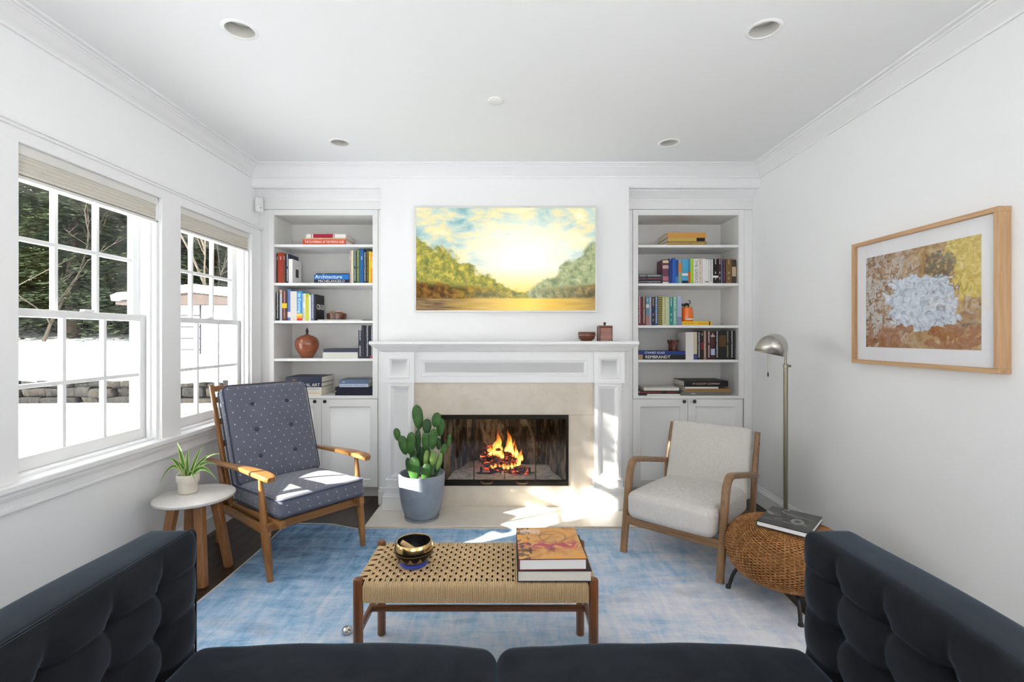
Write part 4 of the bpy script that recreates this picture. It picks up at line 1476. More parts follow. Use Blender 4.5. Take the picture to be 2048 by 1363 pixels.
# ---------------- ornaments on the shelves and the mantel
URNW = wood('turned_red_wood', (0.16, 0.035, 0.012), (0.34, 0.095, 0.03), 'x', 1.0, 0.18, coat=0.6)
DKWOOD = wood('dark_red_wood', (0.07, 0.018, 0.010), (0.15, 0.045, 0.02), 'x', 1.0, 0.3, coat=0.3)
u = thing('lidded_urn', (L0 + 0.214, YB + 0.15, SH_L[3]), 'round turned reddish wood urn with a black pointed finial', 'urn')
MB().lathe([(0.046, 0), (0.048, 0.006), (0.052, 0.012), (0.075, 0.045), (0.094, 0.085), (0.100, 0.118), (0.096, 0.148), (0.080, 0.172), (0.055, 0.188), (0.030, 0.196)], 40).build('body', URNW, u, smooth=50)
MB().lathe([(0.031, 0.1955), (0.026, 0.199), (0.012, 0.203), (0.010, 0.207)], 28).build('lid', URNW, u, smooth=50)
MB().lathe([(0.010, 0.206), (0.007, 0.211), (0.012, 0.222), (0.013, 0.232), (0.007, 0.246), (0.003, 0.258), (0.001, 0.262)], 20).build('finial', BLACK, u, smooth=50)
MB().lathe([(0.044, -0.0005), (0.050, 0.0), (0.051, 0.008), (0.046, 0.010)], 32).build('foot_ring', DKWOOD, u, smooth=40)
wb_ = thing('wooden_bowl', (L0 + 0.470, YB + 0.15, SH_L[2] + 0.0095), 'oval reddish brown wooden bowl of stones on the thin grey book', 'bowl')
MB().lathe([(0.070, 0), (0.078, 0.004), (0.081, 0.030), (0.081, 0.054), (0.075, 0.055), (0.072, 0.036), (0.010, 0.034)], 36).build('bowl_body', DKWOOD, wb_, smooth=40)
rs = random.Random(4)
for k, (x, y, z, r, c) in enumerate(((-0.03, 0.0, 0.058, 0.030, (0.45, 0.28, 0.16)), (0.005, 0.01, 0.068, 0.026, (0.75, 0.68, 0.58)), (0.035, -0.01, 0.058, 0.022, (0.40, 0.12, 0.05)), (0.012, -0.035, 0.054, 0.020, (0.10, 0.06, 0.05)), (0.050, 0.02, 0.056, 0.016, (0.55, 0.25, 0.08)), (-0.052, -0.02, 0.054, 0.016, (0.5, 0.36, 0.25)))):
    def ds(px, py, pz, k=k):
        n = 1 + 0.25 * mnoise.noise(Vector((px * 40 + k * 9, py * 40, pz * 40)))
        return (px * n, py * n, pz * n * 0.75)
    o = MB().rbox(r, r * 0.8, r * 0.8, r * 0.7, (1, 1, 1), ds).build('pebble', plain('stone_%d' % k, c, 0.6, nscale=60, namt=0.3), smooth=60)
    o.location = (L0 + 0.470 + x, YB + 0.15 + y, SH_L[2] + 0.0095 + z)
    o.rotation_euler = (0, 0, k)
    tag(o, ['large tan stone in the wooden bowl', 'pale cream stone in the middle of the wooden bowl', 'rust red stone in the wooden bowl', 'dark brown stone at the front of the wooden bowl', 'small orange stone in the wooden bowl', 'small beige stone in the wooden bowl'][k], 'stone', 'stones in the wooden bowl')
# orange vessel with the black cat
ORG = plain('orange_glaze', (0.85, 0.16, 0.01), 0.22, coat=0.4)
v = thing('cat_vessel', (R0 + 0.436, YB + 0.085, SH_R[2] + 0.034), 'orange ceramic vessel with a black cat standing on top', 'ornament')
m = MB()
m.lathe([(0.044, 0), (0.050, 0.006), (0.053, 0.03), (0.054, 0.055), (0.049, 0.09), (0.046, 0.116), (0.040, 0.120), (0.004, 0.121)], 36)
m.build('vessel', ORG, v, smooth=40)
c = MB()
c.tube(smoothpath([(-0.030, 0, 0.139), (-0.015, 0, 0.143), (0.005, 0, 0.146), (0.018, 0, 0.142)], 3), lambda t: 0.007 + 0.005 * math.sin(PI * t), 10)
c.tube(smoothpath([(0.018, 0, 0.144), (0.030, 0, 0.156), (0.028, 0, 0.172), (0.022, 0, 0.180), (0.017, 0, 0.174)], 4), 0.0035, 8)
for (x, y) in ((-0.022, 0.005), (-0.018, -0.005), (0.012, 0.005), (0.016, -0.005)):
    c.tube([(x, y, 0.142), (x * 1.05, y, 0.120)], 0.0038, 6)
M_ = Matrix.Translation((-0.038, 0, 0.139)) @ Matrix.Scale(1.0, 4)
c.lathe([(0.002, -0.010), (0.008, -0.006), (0.010, 0), (0.008, 0.006), (0.002, 0.010)], 12, M=M_)
for y in (-0.005, 0.005):
    c.lathe([(0.004, 0), (0.0005, 0.010)], 6, M=Matrix.Translation((-0.037, y, 0.146)))
c.build('cat', plain('cat_black', (0.008, 0.008, 0.008), 0.3), v, smooth=50, label='small black cat with a curled tail')
fm = MB()
for k in range(7):
    a0 = -0.6 + 0.12 * k
    fm.tube(smoothpath([(0.055 * math.sin(a0), -0.055 * math.cos(a0), 0.018 + 0.006 * (k % 2)), (0.056 * math.sin(a0 + 0.5), -0.057 * math.cos(a0 + 0.5), 0.014 + 0.004 * k % 0.012), (0.06 * math.sin(a0 + 1.0), -0.06 * math.cos(a0 + 1.0), 0.012 + 0.003 * k)], 4), lambda t: 0.005 * (1 - 0.8 * t), 6)
fm.build('white_bird', plain('white_feather', (0.80, 0.74, 0.62), 0.6), v, smooth=50, label='cream coloured bird wrapped round the foot')
# carved brown cup
cu = thing('carved_cup', (R0 + 0.325, YB + 0.10, SH_R[3] + 0.0717), 'small carved brown owl-shaped cup on the blue Stained Glass book', 'cup')
m = MB()
prof = [(0.034, 0), (0.036, 0.010), (0.034, 0.030), (0.037, 0.055), (0.044, 0.078), (0.046, 0.088), (0.040, 0.088), (0.036, 0.060), (0.005, 0.030)]
rings = []
for (r_, z_) in prof:
    rings.append([((r_ * (1 + 0.10 * math.cos(4 * (2 * PI * k / 32)) + (0.05 * mnoise.noise(Vector((k * 0.9, z_ * 90, 2)))))) * math.cos(2 * PI * k / 32), r_ * (1 + 0.10 * math.cos(4 * (2 * PI * k / 32))) * math.sin(2 * PI * k / 32), z_ + (0.008 * math.cos(4 * 2 * PI * k / 32) if 0.08 < z_ else 0)) for k in range(32)])
m.loft(rings)
m.build('cup_body', DKWOOD, cu, smooth=50)
for s in (-1, 1):
    MB().lathe([(0.010, 0), (0.010, 0.003), (0.005, 0.004), (0.004, 0.001)], 14, M=Matrix.Translation((s * 0.013, -0.036, 0.058)) @ Matrix.Rotation(PI / 2, 4, 'X')).build('carved_eye', URNW, cu, smooth=40)
# mantel ornaments
mbw = thing('turned_bowl', (0.602, 3.66, 1.319), 'small turned brown wooden bowl on the mantel', 'bowl')
MB().lathe([(0.040, 0), (0.043, 0.003), (0.060, 0.018), (0.066, 0.040), (0.067, 0.062), (0.063, 0.070), (0.060, 0.066), (0.056, 0.035), (0.005, 0.012)], 36).build('bowl_body', DKWOOD, mbw, smooth=40)
MB().lathe([(0.0665, 0.040), (0.0685, 0.042), (0.0685, 0.046), (0.0670, 0.048)], 36, cap0=False, cap1=False).build('carved_ring', URNW, mbw, smooth=40)
bx = thing('lidded_box', (0.742, 3.665, 1.319), 'square carved brown wooden box with a knobbed lid on the mantel', 'box')
m = MB()
m.box(-0.048, 0.048, -0.046, 0.046, 0.006, 0.104)
m.build('body', URNW, bx, bevel=0.006, seg=3)
for k in range(4):
    cx_, cy_ = (-1 if k % 2 else 1) * 0.046, (-1 if k < 2 else 1) * 0.044
    MB().tube([(cx_, cy_, 0.0), (cx_, cy_, 0.112)], 0.006, 8).build('corner_post', DKWOOD, bx, smooth=50)
MB().rbox(0.052, 0.050, 0.008, 0.006, (4, 4, 1), M=Matrix.Translation((0, 0, 0.111))).build('lid', DKWOOD, bx, smooth=50)
MB().lathe([(0.008, 0.118), (0.006, 0.126), (0.012, 0.134), (0.010, 0.142), (0.003, 0.146)], 16).build('knob', DKWOOD, bx, smooth=50)

# ================================================================ CEILING FITTINGS AND SENSOR
LENS = plain('frosted_lens', (0.75, 0.75, 0.74), 0.6)
LT = plain('light_trim', (0.86, 0.86, 0.86), 0.45)
for k, (x, y) in enumerate(LIGHTS):
    r = thing('recessed_light', (x, y, CEIL), ['round recessed ceiling light above the grey sofa on the window side', 'round recessed ceiling light above the sofa on the picture wall side', 'round recessed ceiling light in front of the bookcase by the windows', 'round recessed ceiling light in front of the bookcase behind the lamp'][k], 'ceiling light', group='recessed ceiling lights')
    MB().lathe([(0.060, 0.0), (0.061, -0.005), (0.072, -0.004), (0.077, 0.0), (0.077, 0.002)], 40, cap0=False, cap1=False).build('trim_ring', LT, r, smooth=40)
    MB().lathe([(0.0605, -0.001), (0.056, 0.050), (0.055, 0.075)], 40, cap0=False, cap1=False).build('baffle', plain('baffle_grey', (0.55, 0.54, 0.50), 0.5), r, smooth=40)
    MB().lathe([(0.056, 0.050), (0.040, 0.046), (0.001, 0.045)], 40, cap0=False).build('lens', LENS, r, smooth=40)
cp = tag(MB().lathe([(0.046, 0.001), (0.046, -0.004), (0.040, -0.008), (0.001, -0.009)], 36).build('sprinkler_cover', LT, smooth=40), 'small flat white disc on the ceiling above the bench', 'ceiling disc')
cp.location = (-0.075, 2.757, CEIL)
ms = thing('motion_sensor', (XL + 0.002, 3.87, 2.36), 'small white motion sensor in the corner above the bookcase frame', 'motion sensor')
ms.rotation_euler = (0, 0, math.radians(35))
MB().rbox(0.032, 0.020, 0.065, 0.018, (2, 2, 3), M=Matrix.Translation((0.036, -0.012, 0.065))).build('housing', plain('sensor_plastic', (0.74, 0.74, 0.73), 0.45), ms, smooth=60)
MB().lathe([(0.022, 0), (0.021, 0.004), (0.004, 0.006)], 20, M=Matrix.Translation((0.036, -0.031, 0.034)) @ Matrix.Rotation(PI / 2, 4, 'X')).build('sensor_lens', plain('sensor_window', (0.8, 0.8, 0.79), 0.3), ms, smooth=40)
MB().lathe([(0.004, 0), (0.004, 0.002)], 12, M=Matrix.Translation((0.043, -0.0365, 0.040)) @ Matrix.Rotation(PI / 2, 4, 'X')).build('indicator', BLACK, ms)

# ================================================================ RUG
def rug_mat():
    t = NT('faded_blue_rug')
    o = t.obj()
    s = t.sep(o)
    x = s[0]
    big = t.noise(t.mapped((0.9, 1.3, 1)), 1.4, 4, 0.6, 0.4)
    hs = t.noise(t.mapped((1.6, 7, 1)), 2.0, 7, 0.70, 0.5)
    vs_ = t.noise(t.mapped((8, 2.0, 1)), 2.0, 7, 0.70, 0.5)
    fine = t.noise(o, 160, 3, 0.6)
    th_ = t.noise(t.mapped((9, 75, 1)), 2.0, 4, 0.6)
    d = t.math('ADD', t.math('ADD', t.math('MULTIPLY', hs, 0.42), t.math('MULTIPLY', vs_, 0.42)), t.math('MULTIPLY', th_, 0.16))
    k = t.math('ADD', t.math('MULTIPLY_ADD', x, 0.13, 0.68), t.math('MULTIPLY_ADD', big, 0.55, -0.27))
    k = t.math('ADD', k, t.math('MULTIPLY_ADD', d, 1.9, -0.95))
    k = t.math('ADD', k, t.math('MULTIPLY_ADD', s[1], -0.15, 0.03))  # darker towards the back, partly painting in the shade by the armchair
    c = t.ramp(k, [(0.05, (0.050, 0.085, 0.16)), (0.25, (0.10, 0.22, 0.40)), (0.42, (0.22, 0.40, 0.61)), (0.60, (0.41, 0.55, 0.71)), (0.75, (0.62, 0.65, 0.74)), (0.95, (0.76, 0.76, 0.80))])
    grey = t.ramp(t.noise(t.mapped((1, 1.6, 1), (2.3, 0.4, 0)), 2.0, 4, 0.6), [(0.55, (0, 0, 0)), (0.72, (1, 1, 1))])  # grey patches of the pattern, partly painted for the armchair's shadow
    c = t.mix(t.math('MULTIPLY', grey, 0.35), c, (0.10, 0.10, 0.13))
    lav = t.ramp(t.noise(t.mapped((2.2, 1.2, 1), (7, 1, 0)), 2.4, 5, 0.65), [(0.5, (0, 0, 0)), (0.7, (1, 1, 1))])
    c = t.mix(t.math('MULTIPLY', lav, 0.30), c, (0.40, 0.42, 0.60))
    bump = t.math('ADD', t.math('MULTIPLY', fine, 0.5), t.math('MULTIPLY', d, 0.5))
    t.bsdf(c, 0.95, spec=0.1, bump=bump, bump_d=0.004, sheen=0.15)
    return t.m


RX0, RX1, RY0, RY1 = -1.575, 1.435, 0.55, 3.325
rg = thing('area_rug', (0, 2.0, 0.0), 'large faded blue and lavender distressed area rug', 'rug')


def redge(u):
    return RY1 + 0.085 * max(0, min(1, (-1.06 - u) / 0.2)) + 0.004 * math.sin(u * 7)


nu, nv = 90, 70
vs, fs = [], []
for j in range(nv + 1):
    for i in range(nu + 1):
        x = RX0 + (RX1 - RX0) * i / nu
        y = RY0 + (redge(x) - RY0) * j / nv
        xx = x + (0.012 * math.sin(y * 5.1) if i in (0, nu) else 0.012 * math.sin(y * 5.1) * abs(2 * i / nu - 1) ** 6)
        edge = min(i, nu - i, nv - j)
        z = 0.008 + (0.004 + 0.003 * math.sin(x * 9) * math.cos(y * 8) if edge < 3 else 0.0)
        vs.append((xx, y - 2.0, z))
for j in range(nv):
    for i in range(nu):
        q = j * (nu + 1) + i
        fs.append((q, q + 1, q + nu + 2, q + nu + 1))
m = MB().add(vs, fs)
border = [vs[j * (nu + 1)] for j in range(nv + 1)] + [vs[nv * (nu + 1) + i] for i in range(1, nu + 1)] + [vs[j * (nu + 1) + nu] for j in range(nv - 1, -1, -1)]
low = [(p[0], p[1], 0.001) for p in border]
m.loft([border, low], False, False)
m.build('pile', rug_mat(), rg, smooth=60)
MB().tube([(p[0], p[1], p[2] - 0.001) for p in border], 0.005, 6).build('edge_binding', plain('cream_binding', (0.62, 0.56, 0.48), 0.9), rg, smooth=60)
RZ = 0.008

# ================================================================ BLUE ARMCHAIR
CHW = wood('honey_teak', (0.18, 0.068, 0.017), (0.38, 0.17, 0.048), 'z', 1.0, 0.32, coat=0.15)
CHWY = wood('honey_teak_arm', (0.20, 0.08, 0.021), (0.41, 0.20, 0.062), 'y', 1.0, 0.30, coat=0.15)
CHWX = wood('honey_teak_rail', (0.17, 0.065, 0.017), (0.36, 0.16, 0.046), 'x', 1.0, 0.32, coat=0.15)


def dotted(name, axis):
    t = NT(name)
    s = t.sep()
    x = s[0]
    v = s[2] if axis == 'z' else t.math('SUBTRACT', s[2], s[1])
    du, dv = 0.060, 0.040
    vv = t.math('DIVIDE', v, dv)
    rowi = t.math('FLOOR', vv)
    u = t.math('ADD', t.math('DIVIDE', t.math('ADD', x, s[1] if axis == 'z' else s[2]), du), t.math('MULTIPLY', t.math('MODULO', t.math('ABSOLUTE', rowi), 2.0), 0.5))
    fu = t.math('MULTIPLY', t.math('SUBTRACT', t.math('FRACT', u), 0.5), du / 0.0024)
    fv = t.math('MULTIPLY', t.math('SUBTRACT', t.math('FRACT', vv), 0.5), dv / 0.0048)
    d = t.math('ADD', t.math('MULTIPLY', fu, fu), t.math('MULTIPLY', fv, fv))
    dot = t.math('LESS_THAN', d, 1.0)
    weave = t.noise(t.obj(), 420, 2, 0.5)
    base = t.ramp(weave, [(0.35, (0.100, 0.108, 0.148)), (0.65, (0.150, 0.160, 0.205))])
    c = t.mix(dot, base, (0.62, 0.62, 0.62))
    t.bsdf(c, 0.9, spec=0.15, sheen=0.3, bump=weave, bump_d=0.0012)
    return t.m


DOTB = dotted('dotted_blue_fabric_back', 'z')
DOTS = dotted('dotted_blue_fabric_seat', 'y')
PIPE = plain('dark_blue_piping', (0.045, 0.055, 0.10), 0.85)
bc = thing('armchair', (-1.124, 2.8385, RZ), 'mid-century teak armchair with dotted slate blue cushions beside the windows', 'armchair', rz=math.radians(50.2))
# the rear feet stand on bare floor beside the rug; legs reach the same level
for s in (-1, 1):
    P = smoothpath([(s * 0.292, 0.0, 0.0), (s * 0.296, 0.035, 0.18), (s * 0.300, 0.065, 0.34), (s * 0.304, 0.100, 0.562)], 6)
    Rr = []
    n = len(P)
    for i in range(n):
        t = i / (n - 1)
        Rr.append(0.0115 + 0.0125 * math.sin(PI * min(1, 0.08 + t * 0.95)) ** 0.9)
    MB().tube(P, Rr, 14).build('front_leg', CHW, bc, smooth=50)
    P = smoothpath([(s * 0.285, 0.80, -RZ), (s * 0.283, 0.735, 0.20), (s * 0.285, 0.69, 0.36), (s * 0.300, 0.72, 0.53)], 6)
    MB().sweep(P, lambda i, t: rrect(0.014 + 0.004 * math.sin(PI * t), 0.015 + 0.014 * math.sin(PI * min(1, t * 1.1)), 0.010), side=(1, 0, 0)).build('rear_leg', CHW, bc, smooth=50)
    P = smoothpath([(s * 0.302, -0.035, 0.566), (s * 0.303, 0.02, 0.574), (s * 0.306, 0.20, 0.572), (s * 0.310, 0.45, 0.556), (s * 0.312, 0.66, 0.541), (s * 0.310, 0.86, 0.532)], 6)

    def arm(i, t):
        wv = 0.026 + 0.016 * math.exp(-((t - 0.30) / 0.22) ** 2) - 0.006 * t
        if t < 0.08:
            wv *= 0.72 + 0.28 * (t / 0.08) ** 0.5
        return rrect(wv, 0.0125 + 0.002 * math.cos(t * 3), 0.010, 3)
    MB().sweep(P, arm, side=(1, 0, 0)).build('arm', CHWY, bc, smooth=50)
    MB().sweep([(s * 0.290, 0.02, 0.262), (s * 0.285, 0.72, 0.245)], rrect(0.012, 0.024, 0.006), side=(1, 0, 0)).build('side_stretcher', CHWY, bc, smooth=50)
    MB().sweep([(s * 0.248, -0.052, 0.312), (s * 0.248, 0.68, 0.268)], rrect(0.017, 0.022, 0.005), side=(1, 0, 0)).build('seat_rail', CHWY, bc, smooth=50)
    P = smoothpath([(s * 0.262, 0.615, 0.262), (s * 0.268, 0.72, 0.50), (s * 0.276, 0.825, 0.78), (s * 0.284, 0.905, 1.015)], 6)
    MB().sweep(P, lambda i, t: rrect(0.013, 0.020 - 0.006 * t, 0.007), side=(1, 0, 0)).build('back_upright', CHW, bc, smooth=50)
MB().sweep([(-0.30, 0.028, 0.288), (0.30, 0.028, 0.288)], rrect(0.024, 0.011, 0.006), side=(0, 0, 1)).build('front_rail', CHWX, bc, smooth=50)
MB().sweep([(-0.29, 0.70, 0.262), (0.29, 0.70, 0.262)], rrect(0.022, 0.011, 0.006), side=(0, 0, 1)).build('rear_rail', CHWX, bc, smooth=50)
for k, (y, z) in enumerate(((0.665, 0.36), (0.725, 0.50), (0.778, 0.64), (0.830, 0.78), (0.880, 0.92), (0.902, 0.992))):
    MB().sweep([(-0.28, y + 0.006, z), (0.28, y + 0.006, z)], rrect(0.020, 0.007, 0.005), side=(0, 0.35, 1)).build('back_slat', CHWX, bc, smooth=50)
# cushions
tilt = math.atan2(0.06, 0.60)
Ms = Matrix.Translation((0, 0.268, 0.380)) @ Matrix.Rotation(-math.radians(3.2), 4, 'X')


def crown(hx, hy, amt, hz):
    def fn(x, y, z):
        u = max(0, 1 - (x / hx) ** 2) * max(0, 1 - (y / hy) ** 2)
        return (x, y, z + (amt * u if z > 0 else -amt * 0.4 * u))
    return fn


def puff_edges(path_fn, n=48):
    return [path_fn(2 * PI * k / n) for k in range(n)]


def outline(hx, hy, r, n=10):
    pts = []
    for (sx, sy, a0) in ((1, 1, 0), (-1, 1, 90), (-1, -1, 180), (1, -1, 270)):
        for i in range(n + 1):
            a = math.radians(a0 + 90 * i / n)
            pts.append((sx * (hx - r) + r * math.cos(a), sy * (hy - r) + r * math.sin(a)))
    return pts


SX, SY, SZ = 0.268, 0.325, 0.054
sc_ = MB().rbox(SX, SY, SZ, 0.030, (14, 16, 2), crown(SX, SY, 0.022, SZ)).build('seat_cushion', DOTS, bc, smooth=70)
sc_.matrix_local = Ms
for zz in (SZ - 0.009, -SZ + 0.009):
    MB().tube([(x, y, zz) for x, y in outline(SX - 0.001, SY - 0.001, 0.032)], 0.0045, 6, loop=True).build('piping', PIPE, sc_, smooth=60)
BXh, BZh, BT = 0.276, 0.325, 0.050
Mb = Matrix.Translation((0, 0.655, 0.705)) @ Matrix.Rotation(-math.radians(21.5), 4, 'X')
BTN = [(sx * 0.115, zz) for sx in (-1, 1) for zz in (0.185, 0.010, -0.165)]


def backfn(x, y, z):
    u = max(0, 1 - (x / BXh) ** 2) * max(0, 1 - (z / BZh) ** 2)
    off = 0.026 * u ** 0.8
    for (bx_, bz) in BTN:
        d2 = (x - bx_) ** 2 + (z - bz) ** 2
        off -= 0.018 * math.exp(-d2 / 0.0022)
    taper = 1.0 + 0.02 * z / BZh
    return (x * taper, y - off if y < 0 else y + off * 0.3, z)


bk = MB().rbox(BXh, BT, BZh, 0.034, (30, 2, 34), backfn).build('back_cushion', DOTB, bc, smooth=70)
bk.matrix_local = Mb
for yy in (-BT + 0.010, BT - 0.010):
    MB().tube([(x * (1 + 0.02 * z / BZh), yy, z) for x, z in outline(BXh - 0.001, BZh - 0.001, 0.036)], 0.0045, 6, loop=True).build('piping', PIPE, bk, smooth=60)
btm = MB().lathe([(0.0125, -0.002), (0.013, 0.003), (0.009, 0.008), (0.001, 0.0095)], 16, M=Matrix.Rotation(PI / 2, 4, 'X')).mesh('button', PIPE, 60)
for (bx_, bz) in BTN:
    u = max(0, 1 - (bx_ / BXh) ** 2) * max(0, 1 - (bz / BZh) ** 2)
    share('button', btm, bk, (bx_, -BT - 0.026 * u ** 0.8 + 0.0165, bz))

# ================================================================ LINEN ARMCHAIR
WAL = wood('walnut_frame', (0.17, 0.085, 0.036), (0.33, 0.19, 0.09), 'z', 1.0, 0.36, coat=0.1)
WALX = wood('walnut_rail', (0.17, 0.085, 0.036), (0.33, 0.19, 0.09), 'x', 1.0, 0.36, coat=0.1)


def linen():
    t = NT('oatmeal_linen')
    a = t.noise(t.mapped((40, 40, 700)), 1.0, 3, 0.6)
    b = t.noise(t.mapped((700, 40, 40)), 1.0, 3, 0.6)
    f = t.math('ADD', t.math('MULTIPLY', a, 0.5), t.math('MULTIPLY', b, 0.5))
    c = t.ramp(f, [(0.35, (0.52, 0.49, 0.455)), (0.65, (0.70, 0.675, 0.645))])
    t.bsdf(c, 0.95, spec=0.1, bump=f, bump_d=0.0015, sheen=0.2)
    return t.m


LINEN = linen()
lc = thing('armchair', (0.94, 2.79, RZ), 'low walnut armchair with oatmeal linen upholstery beside the wicker ottoman', 'armchair', rz=math.radians(-40.66))
for s in (-1, 1):
    P = smoothpath([(s * 0.288, 0.0, 0.0), (s * 0.290, 0.045, 0.25), (s * 0.292, 0.085, 0.44), (s * 0.293, 0.108, 0.505), (s * 0.294, 0.150, 0.540), (s * 0.294, 0.215, 0.538), (s * 0.294, 0.45, 0.490), (s * 0.294, 0.735, 0.428)], 6)
    MB().sweep(P, lambda i, t: rrect(0.020, 0.017 + 0.006 * math.sin(PI * min(1, t * 1.6)), 0.010, 3), side=(1, 0, 0)).build('arm_and_front_leg', WAL, lc, smooth=50)
    P = smoothpath([(s * 0.288, 0.70, -RZ), (s * 0.290, 0.68, 0.18), (s * 0.292, 0.70, 0.36), (s * 0.292, 0.735, 0.50), (s * 0.290, 0.805, 0.70)], 6)
    MB().sweep(P, lambda i, t: rrect(0.016, 0.019 + 0.010 * math.exp(-((t - 0.6) / 0.2) ** 2), 0.009, 3), side=(1, 0, 0)).build('rear_leg', WAL, lc, smooth=50)
    MB().sweep([(s * 0.280, 0.03, 0.205), (s * 0.280, 0.69, 0.165)], rrect(0.012, 0.026, 0.006), side=(1, 0, 0)).build('side_rail', WAL, lc, smooth=50)
    MB().lathe([(0.008, 0), (0.007, 0.003), (0.001, 0.004)], 12, M=Matrix.Translation((s * 0.306, 0.775, 0.63)) @ Matrix.Rotation(s * PI / 2, 4, 'Y')).build('bolt_cap', BLACK, lc, smooth=40)
MB().sweep([(-0.285, 0.030, 0.198), (0.285, 0.030, 0.198)], rrect(0.027, 0.012, 0.006), side=(0, 0, 1)).build('front_rail', WALX, lc, smooth=50)
MB().sweep([(-0.285, 0.69, 0.165), (0.285, 0.69, 0.165)], rrect(0.027, 0.012, 0.006), side=(0, 0, 1)).build('rear_rail', WALX, lc, smooth=50)
hx_, hy_, hz_ = 0.264, 0.345, 0.082


def seatfn(x, y, z):
    u = max(0, 1 - (x / hx_) ** 2)
    f = 0.030 * u * max(0, 1 - (y / hy_) ** 2) if z > 0 else 0
    fr = 0.012 * u if y < -hy_ * 0.7 else 0
    sl = -0.035 * (y + hy_) / (2 * hy_)
    return (x, y - fr, z + f + sl)


st = MB().rbox(hx_, hy_, hz_, 0.045, (14, 14, 4), seatfn, k=5).build('seat', LINEN, lc, smooth=70)
st.location = (0, 0.325, 0.308)
hx2, hy2, hz2 = 0.268, 0.046, 0.235


def bfn(x, y, z):
    u = max(0, 1 - (x / hx2) ** 2) * max(0, 1 - (z / hz2) ** 2)
    return (x, y - 0.016 * u if y < 0 else y + 0.006 * u, z)


bk2 = MB().rbox(hx2, hy2, hz2, 0.026, (12, 2, 12), bfn, k=4).build('backrest', LINEN, lc, smooth=70)
bk2.matrix_local = Matrix.Translation((0, 0.705, 0.500)) @ Matrix.Rotation(-math.radians(19), 4, 'X')

# ================================================================ SIDE TABLE, PLANT
TEAK = wood('acacia_leg', (0.20, 0.080, 0.026), (0.40, 0.19, 0.075), 'z', 1.0, 0.45)
MTOP = marble('pale_marble_top', (0.58, 0.56, 0.53), (0.68, 0.66, 0.63), (0.40, 0.38, 0.36))
tb = thing('side_table', (-1.775, 2.69, 0), 'round pale stone side table on four splayed wooden legs by the windows', 'side table')
MB().lathe([(0.190, 0.440), (0.200, 0.446), (0.202, 0.452), (0.201, 0.459), (0.196, 0.462), (0.001, 0.462)], 64).build('table_top', MTOP, tb, smooth=40)
for (sx, sy) in ((1, -1), (1, 1), (-1, -1), (-1, 1)):
    P = [(sx * 0.122, sy * 0.118, 0.0), (sx * 0.070, sy * 0.070, 0.432)]
    MB().sweep(P, lambda i, t: rrect(0.019 + 0.004 * t, 0.019 + 0.004 * t, 0.003, 1), side=(1, 0, 0)).build('leg', TEAK, tb, smooth=30)
for q in ((0, 1), (1, 0)):
    MB().box(-0.10 if q[0] == 0 else -0.018, 0.10 if q[0] == 0 else 0.018, -0.018 if q[0] == 0 else -0.10, 0.018 if q[0] == 0 else 0.10, 0.415 if q[0] else 0.4155, 0.441).build('cross_brace', TEAK, tb)
PZ = 0.462
pp = thing('spider_plant', (-1.839, 2.725, PZ), 'small spider plant in a cream pot on the round side table', 'potted plant')
MB().lathe([(0.042, 0), (0.047, 0.004), (0.050, 0.055), (0.050, 0.060), (0.056, 0.062), (0.058, 0.066), (0.058, 0.104), (0.056, 0.108), (0.052, 0.106), (0.050, 0.090), (0.001, 0.088)], 40).build('pot', plain('cream_ceramic', (0.66, 0.62, 0.54), 0.35, nscale=30, namt=0.05), pp, smooth=35)
MB().lathe([(0.050, 0.086), (0.030, 0.094), (0.001, 0.096)], 20).build('soil', plain('dark_soil', (0.03, 0.02, 0.014), 0.95, bscale=80, bdist=0.01), pp, smooth=40)


def leafgreen(name, c1, c2, rough=0.45):
    t = NT(name)
    f = t.noise(t.mapped((30, 30, 8)), 2.0, 3)
    p = t.bsdf(t.ramp(f, [(0.3, c1), (0.7, c2)]), rough, spec=0.35)
    p.inputs['Subsurface Weight'].default_value = 0.0
    return t.m


LG = leafgreen('leaf_green', (0.05, 0.17, 0.025), (0.12, 0.30, 0.05))
LC = leafgreen('leaf_cream', (0.42, 0.50, 0.16), (0.62, 0.66, 0.34))
LEAVES = [((-0.02, 0.0), (-0.10, 0.02, 0.105), (-0.185, 0.03, -0.06), 0.010), ((-0.01, 0), (-0.03, -0.02, 0.13), (-0.048, -0.02, 0.195), 0.013), ((0.01, 0), (0.05, 0.0, 0.10), (0.092, 0.0, 0.185), 0.010),
          ((-0.01, 0), (-0.05, -0.03, 0.095), (-0.082, -0.04, 0.105), 0.013), ((0.01, 0), (0.07, 0.03, 0.105), (0.150, 0.06, 0.112), 0.009), ((0.02, 0), (0.085, -0.01, 0.085), (0.172, -0.01, -0.02), 0.015),
          ((0.015, -0.01), (0.055, -0.05, 0.055), (0.085, -0.07, -0.012), 0.013), ((0, -0.01), (0.02, -0.05, 0.06), (0.045, -0.08, 0.055), 0.013), ((0, 0), (-0.02, 0.02, 0.09), (-0.03, 0.05, 0.15), 0.010), ((0.01, 0.01), (0.05, 0.05, 0.08), (0.12, 0.08, 0.04), 0.012),
          ((-0.01, 0.0), (-0.055, 0.03, 0.08), (-0.11, 0.06, 0.05), 0.011), ((0.0, -0.01), (-0.01, -0.03, 0.07), (-0.02, -0.06, 0.09), 0.012)]
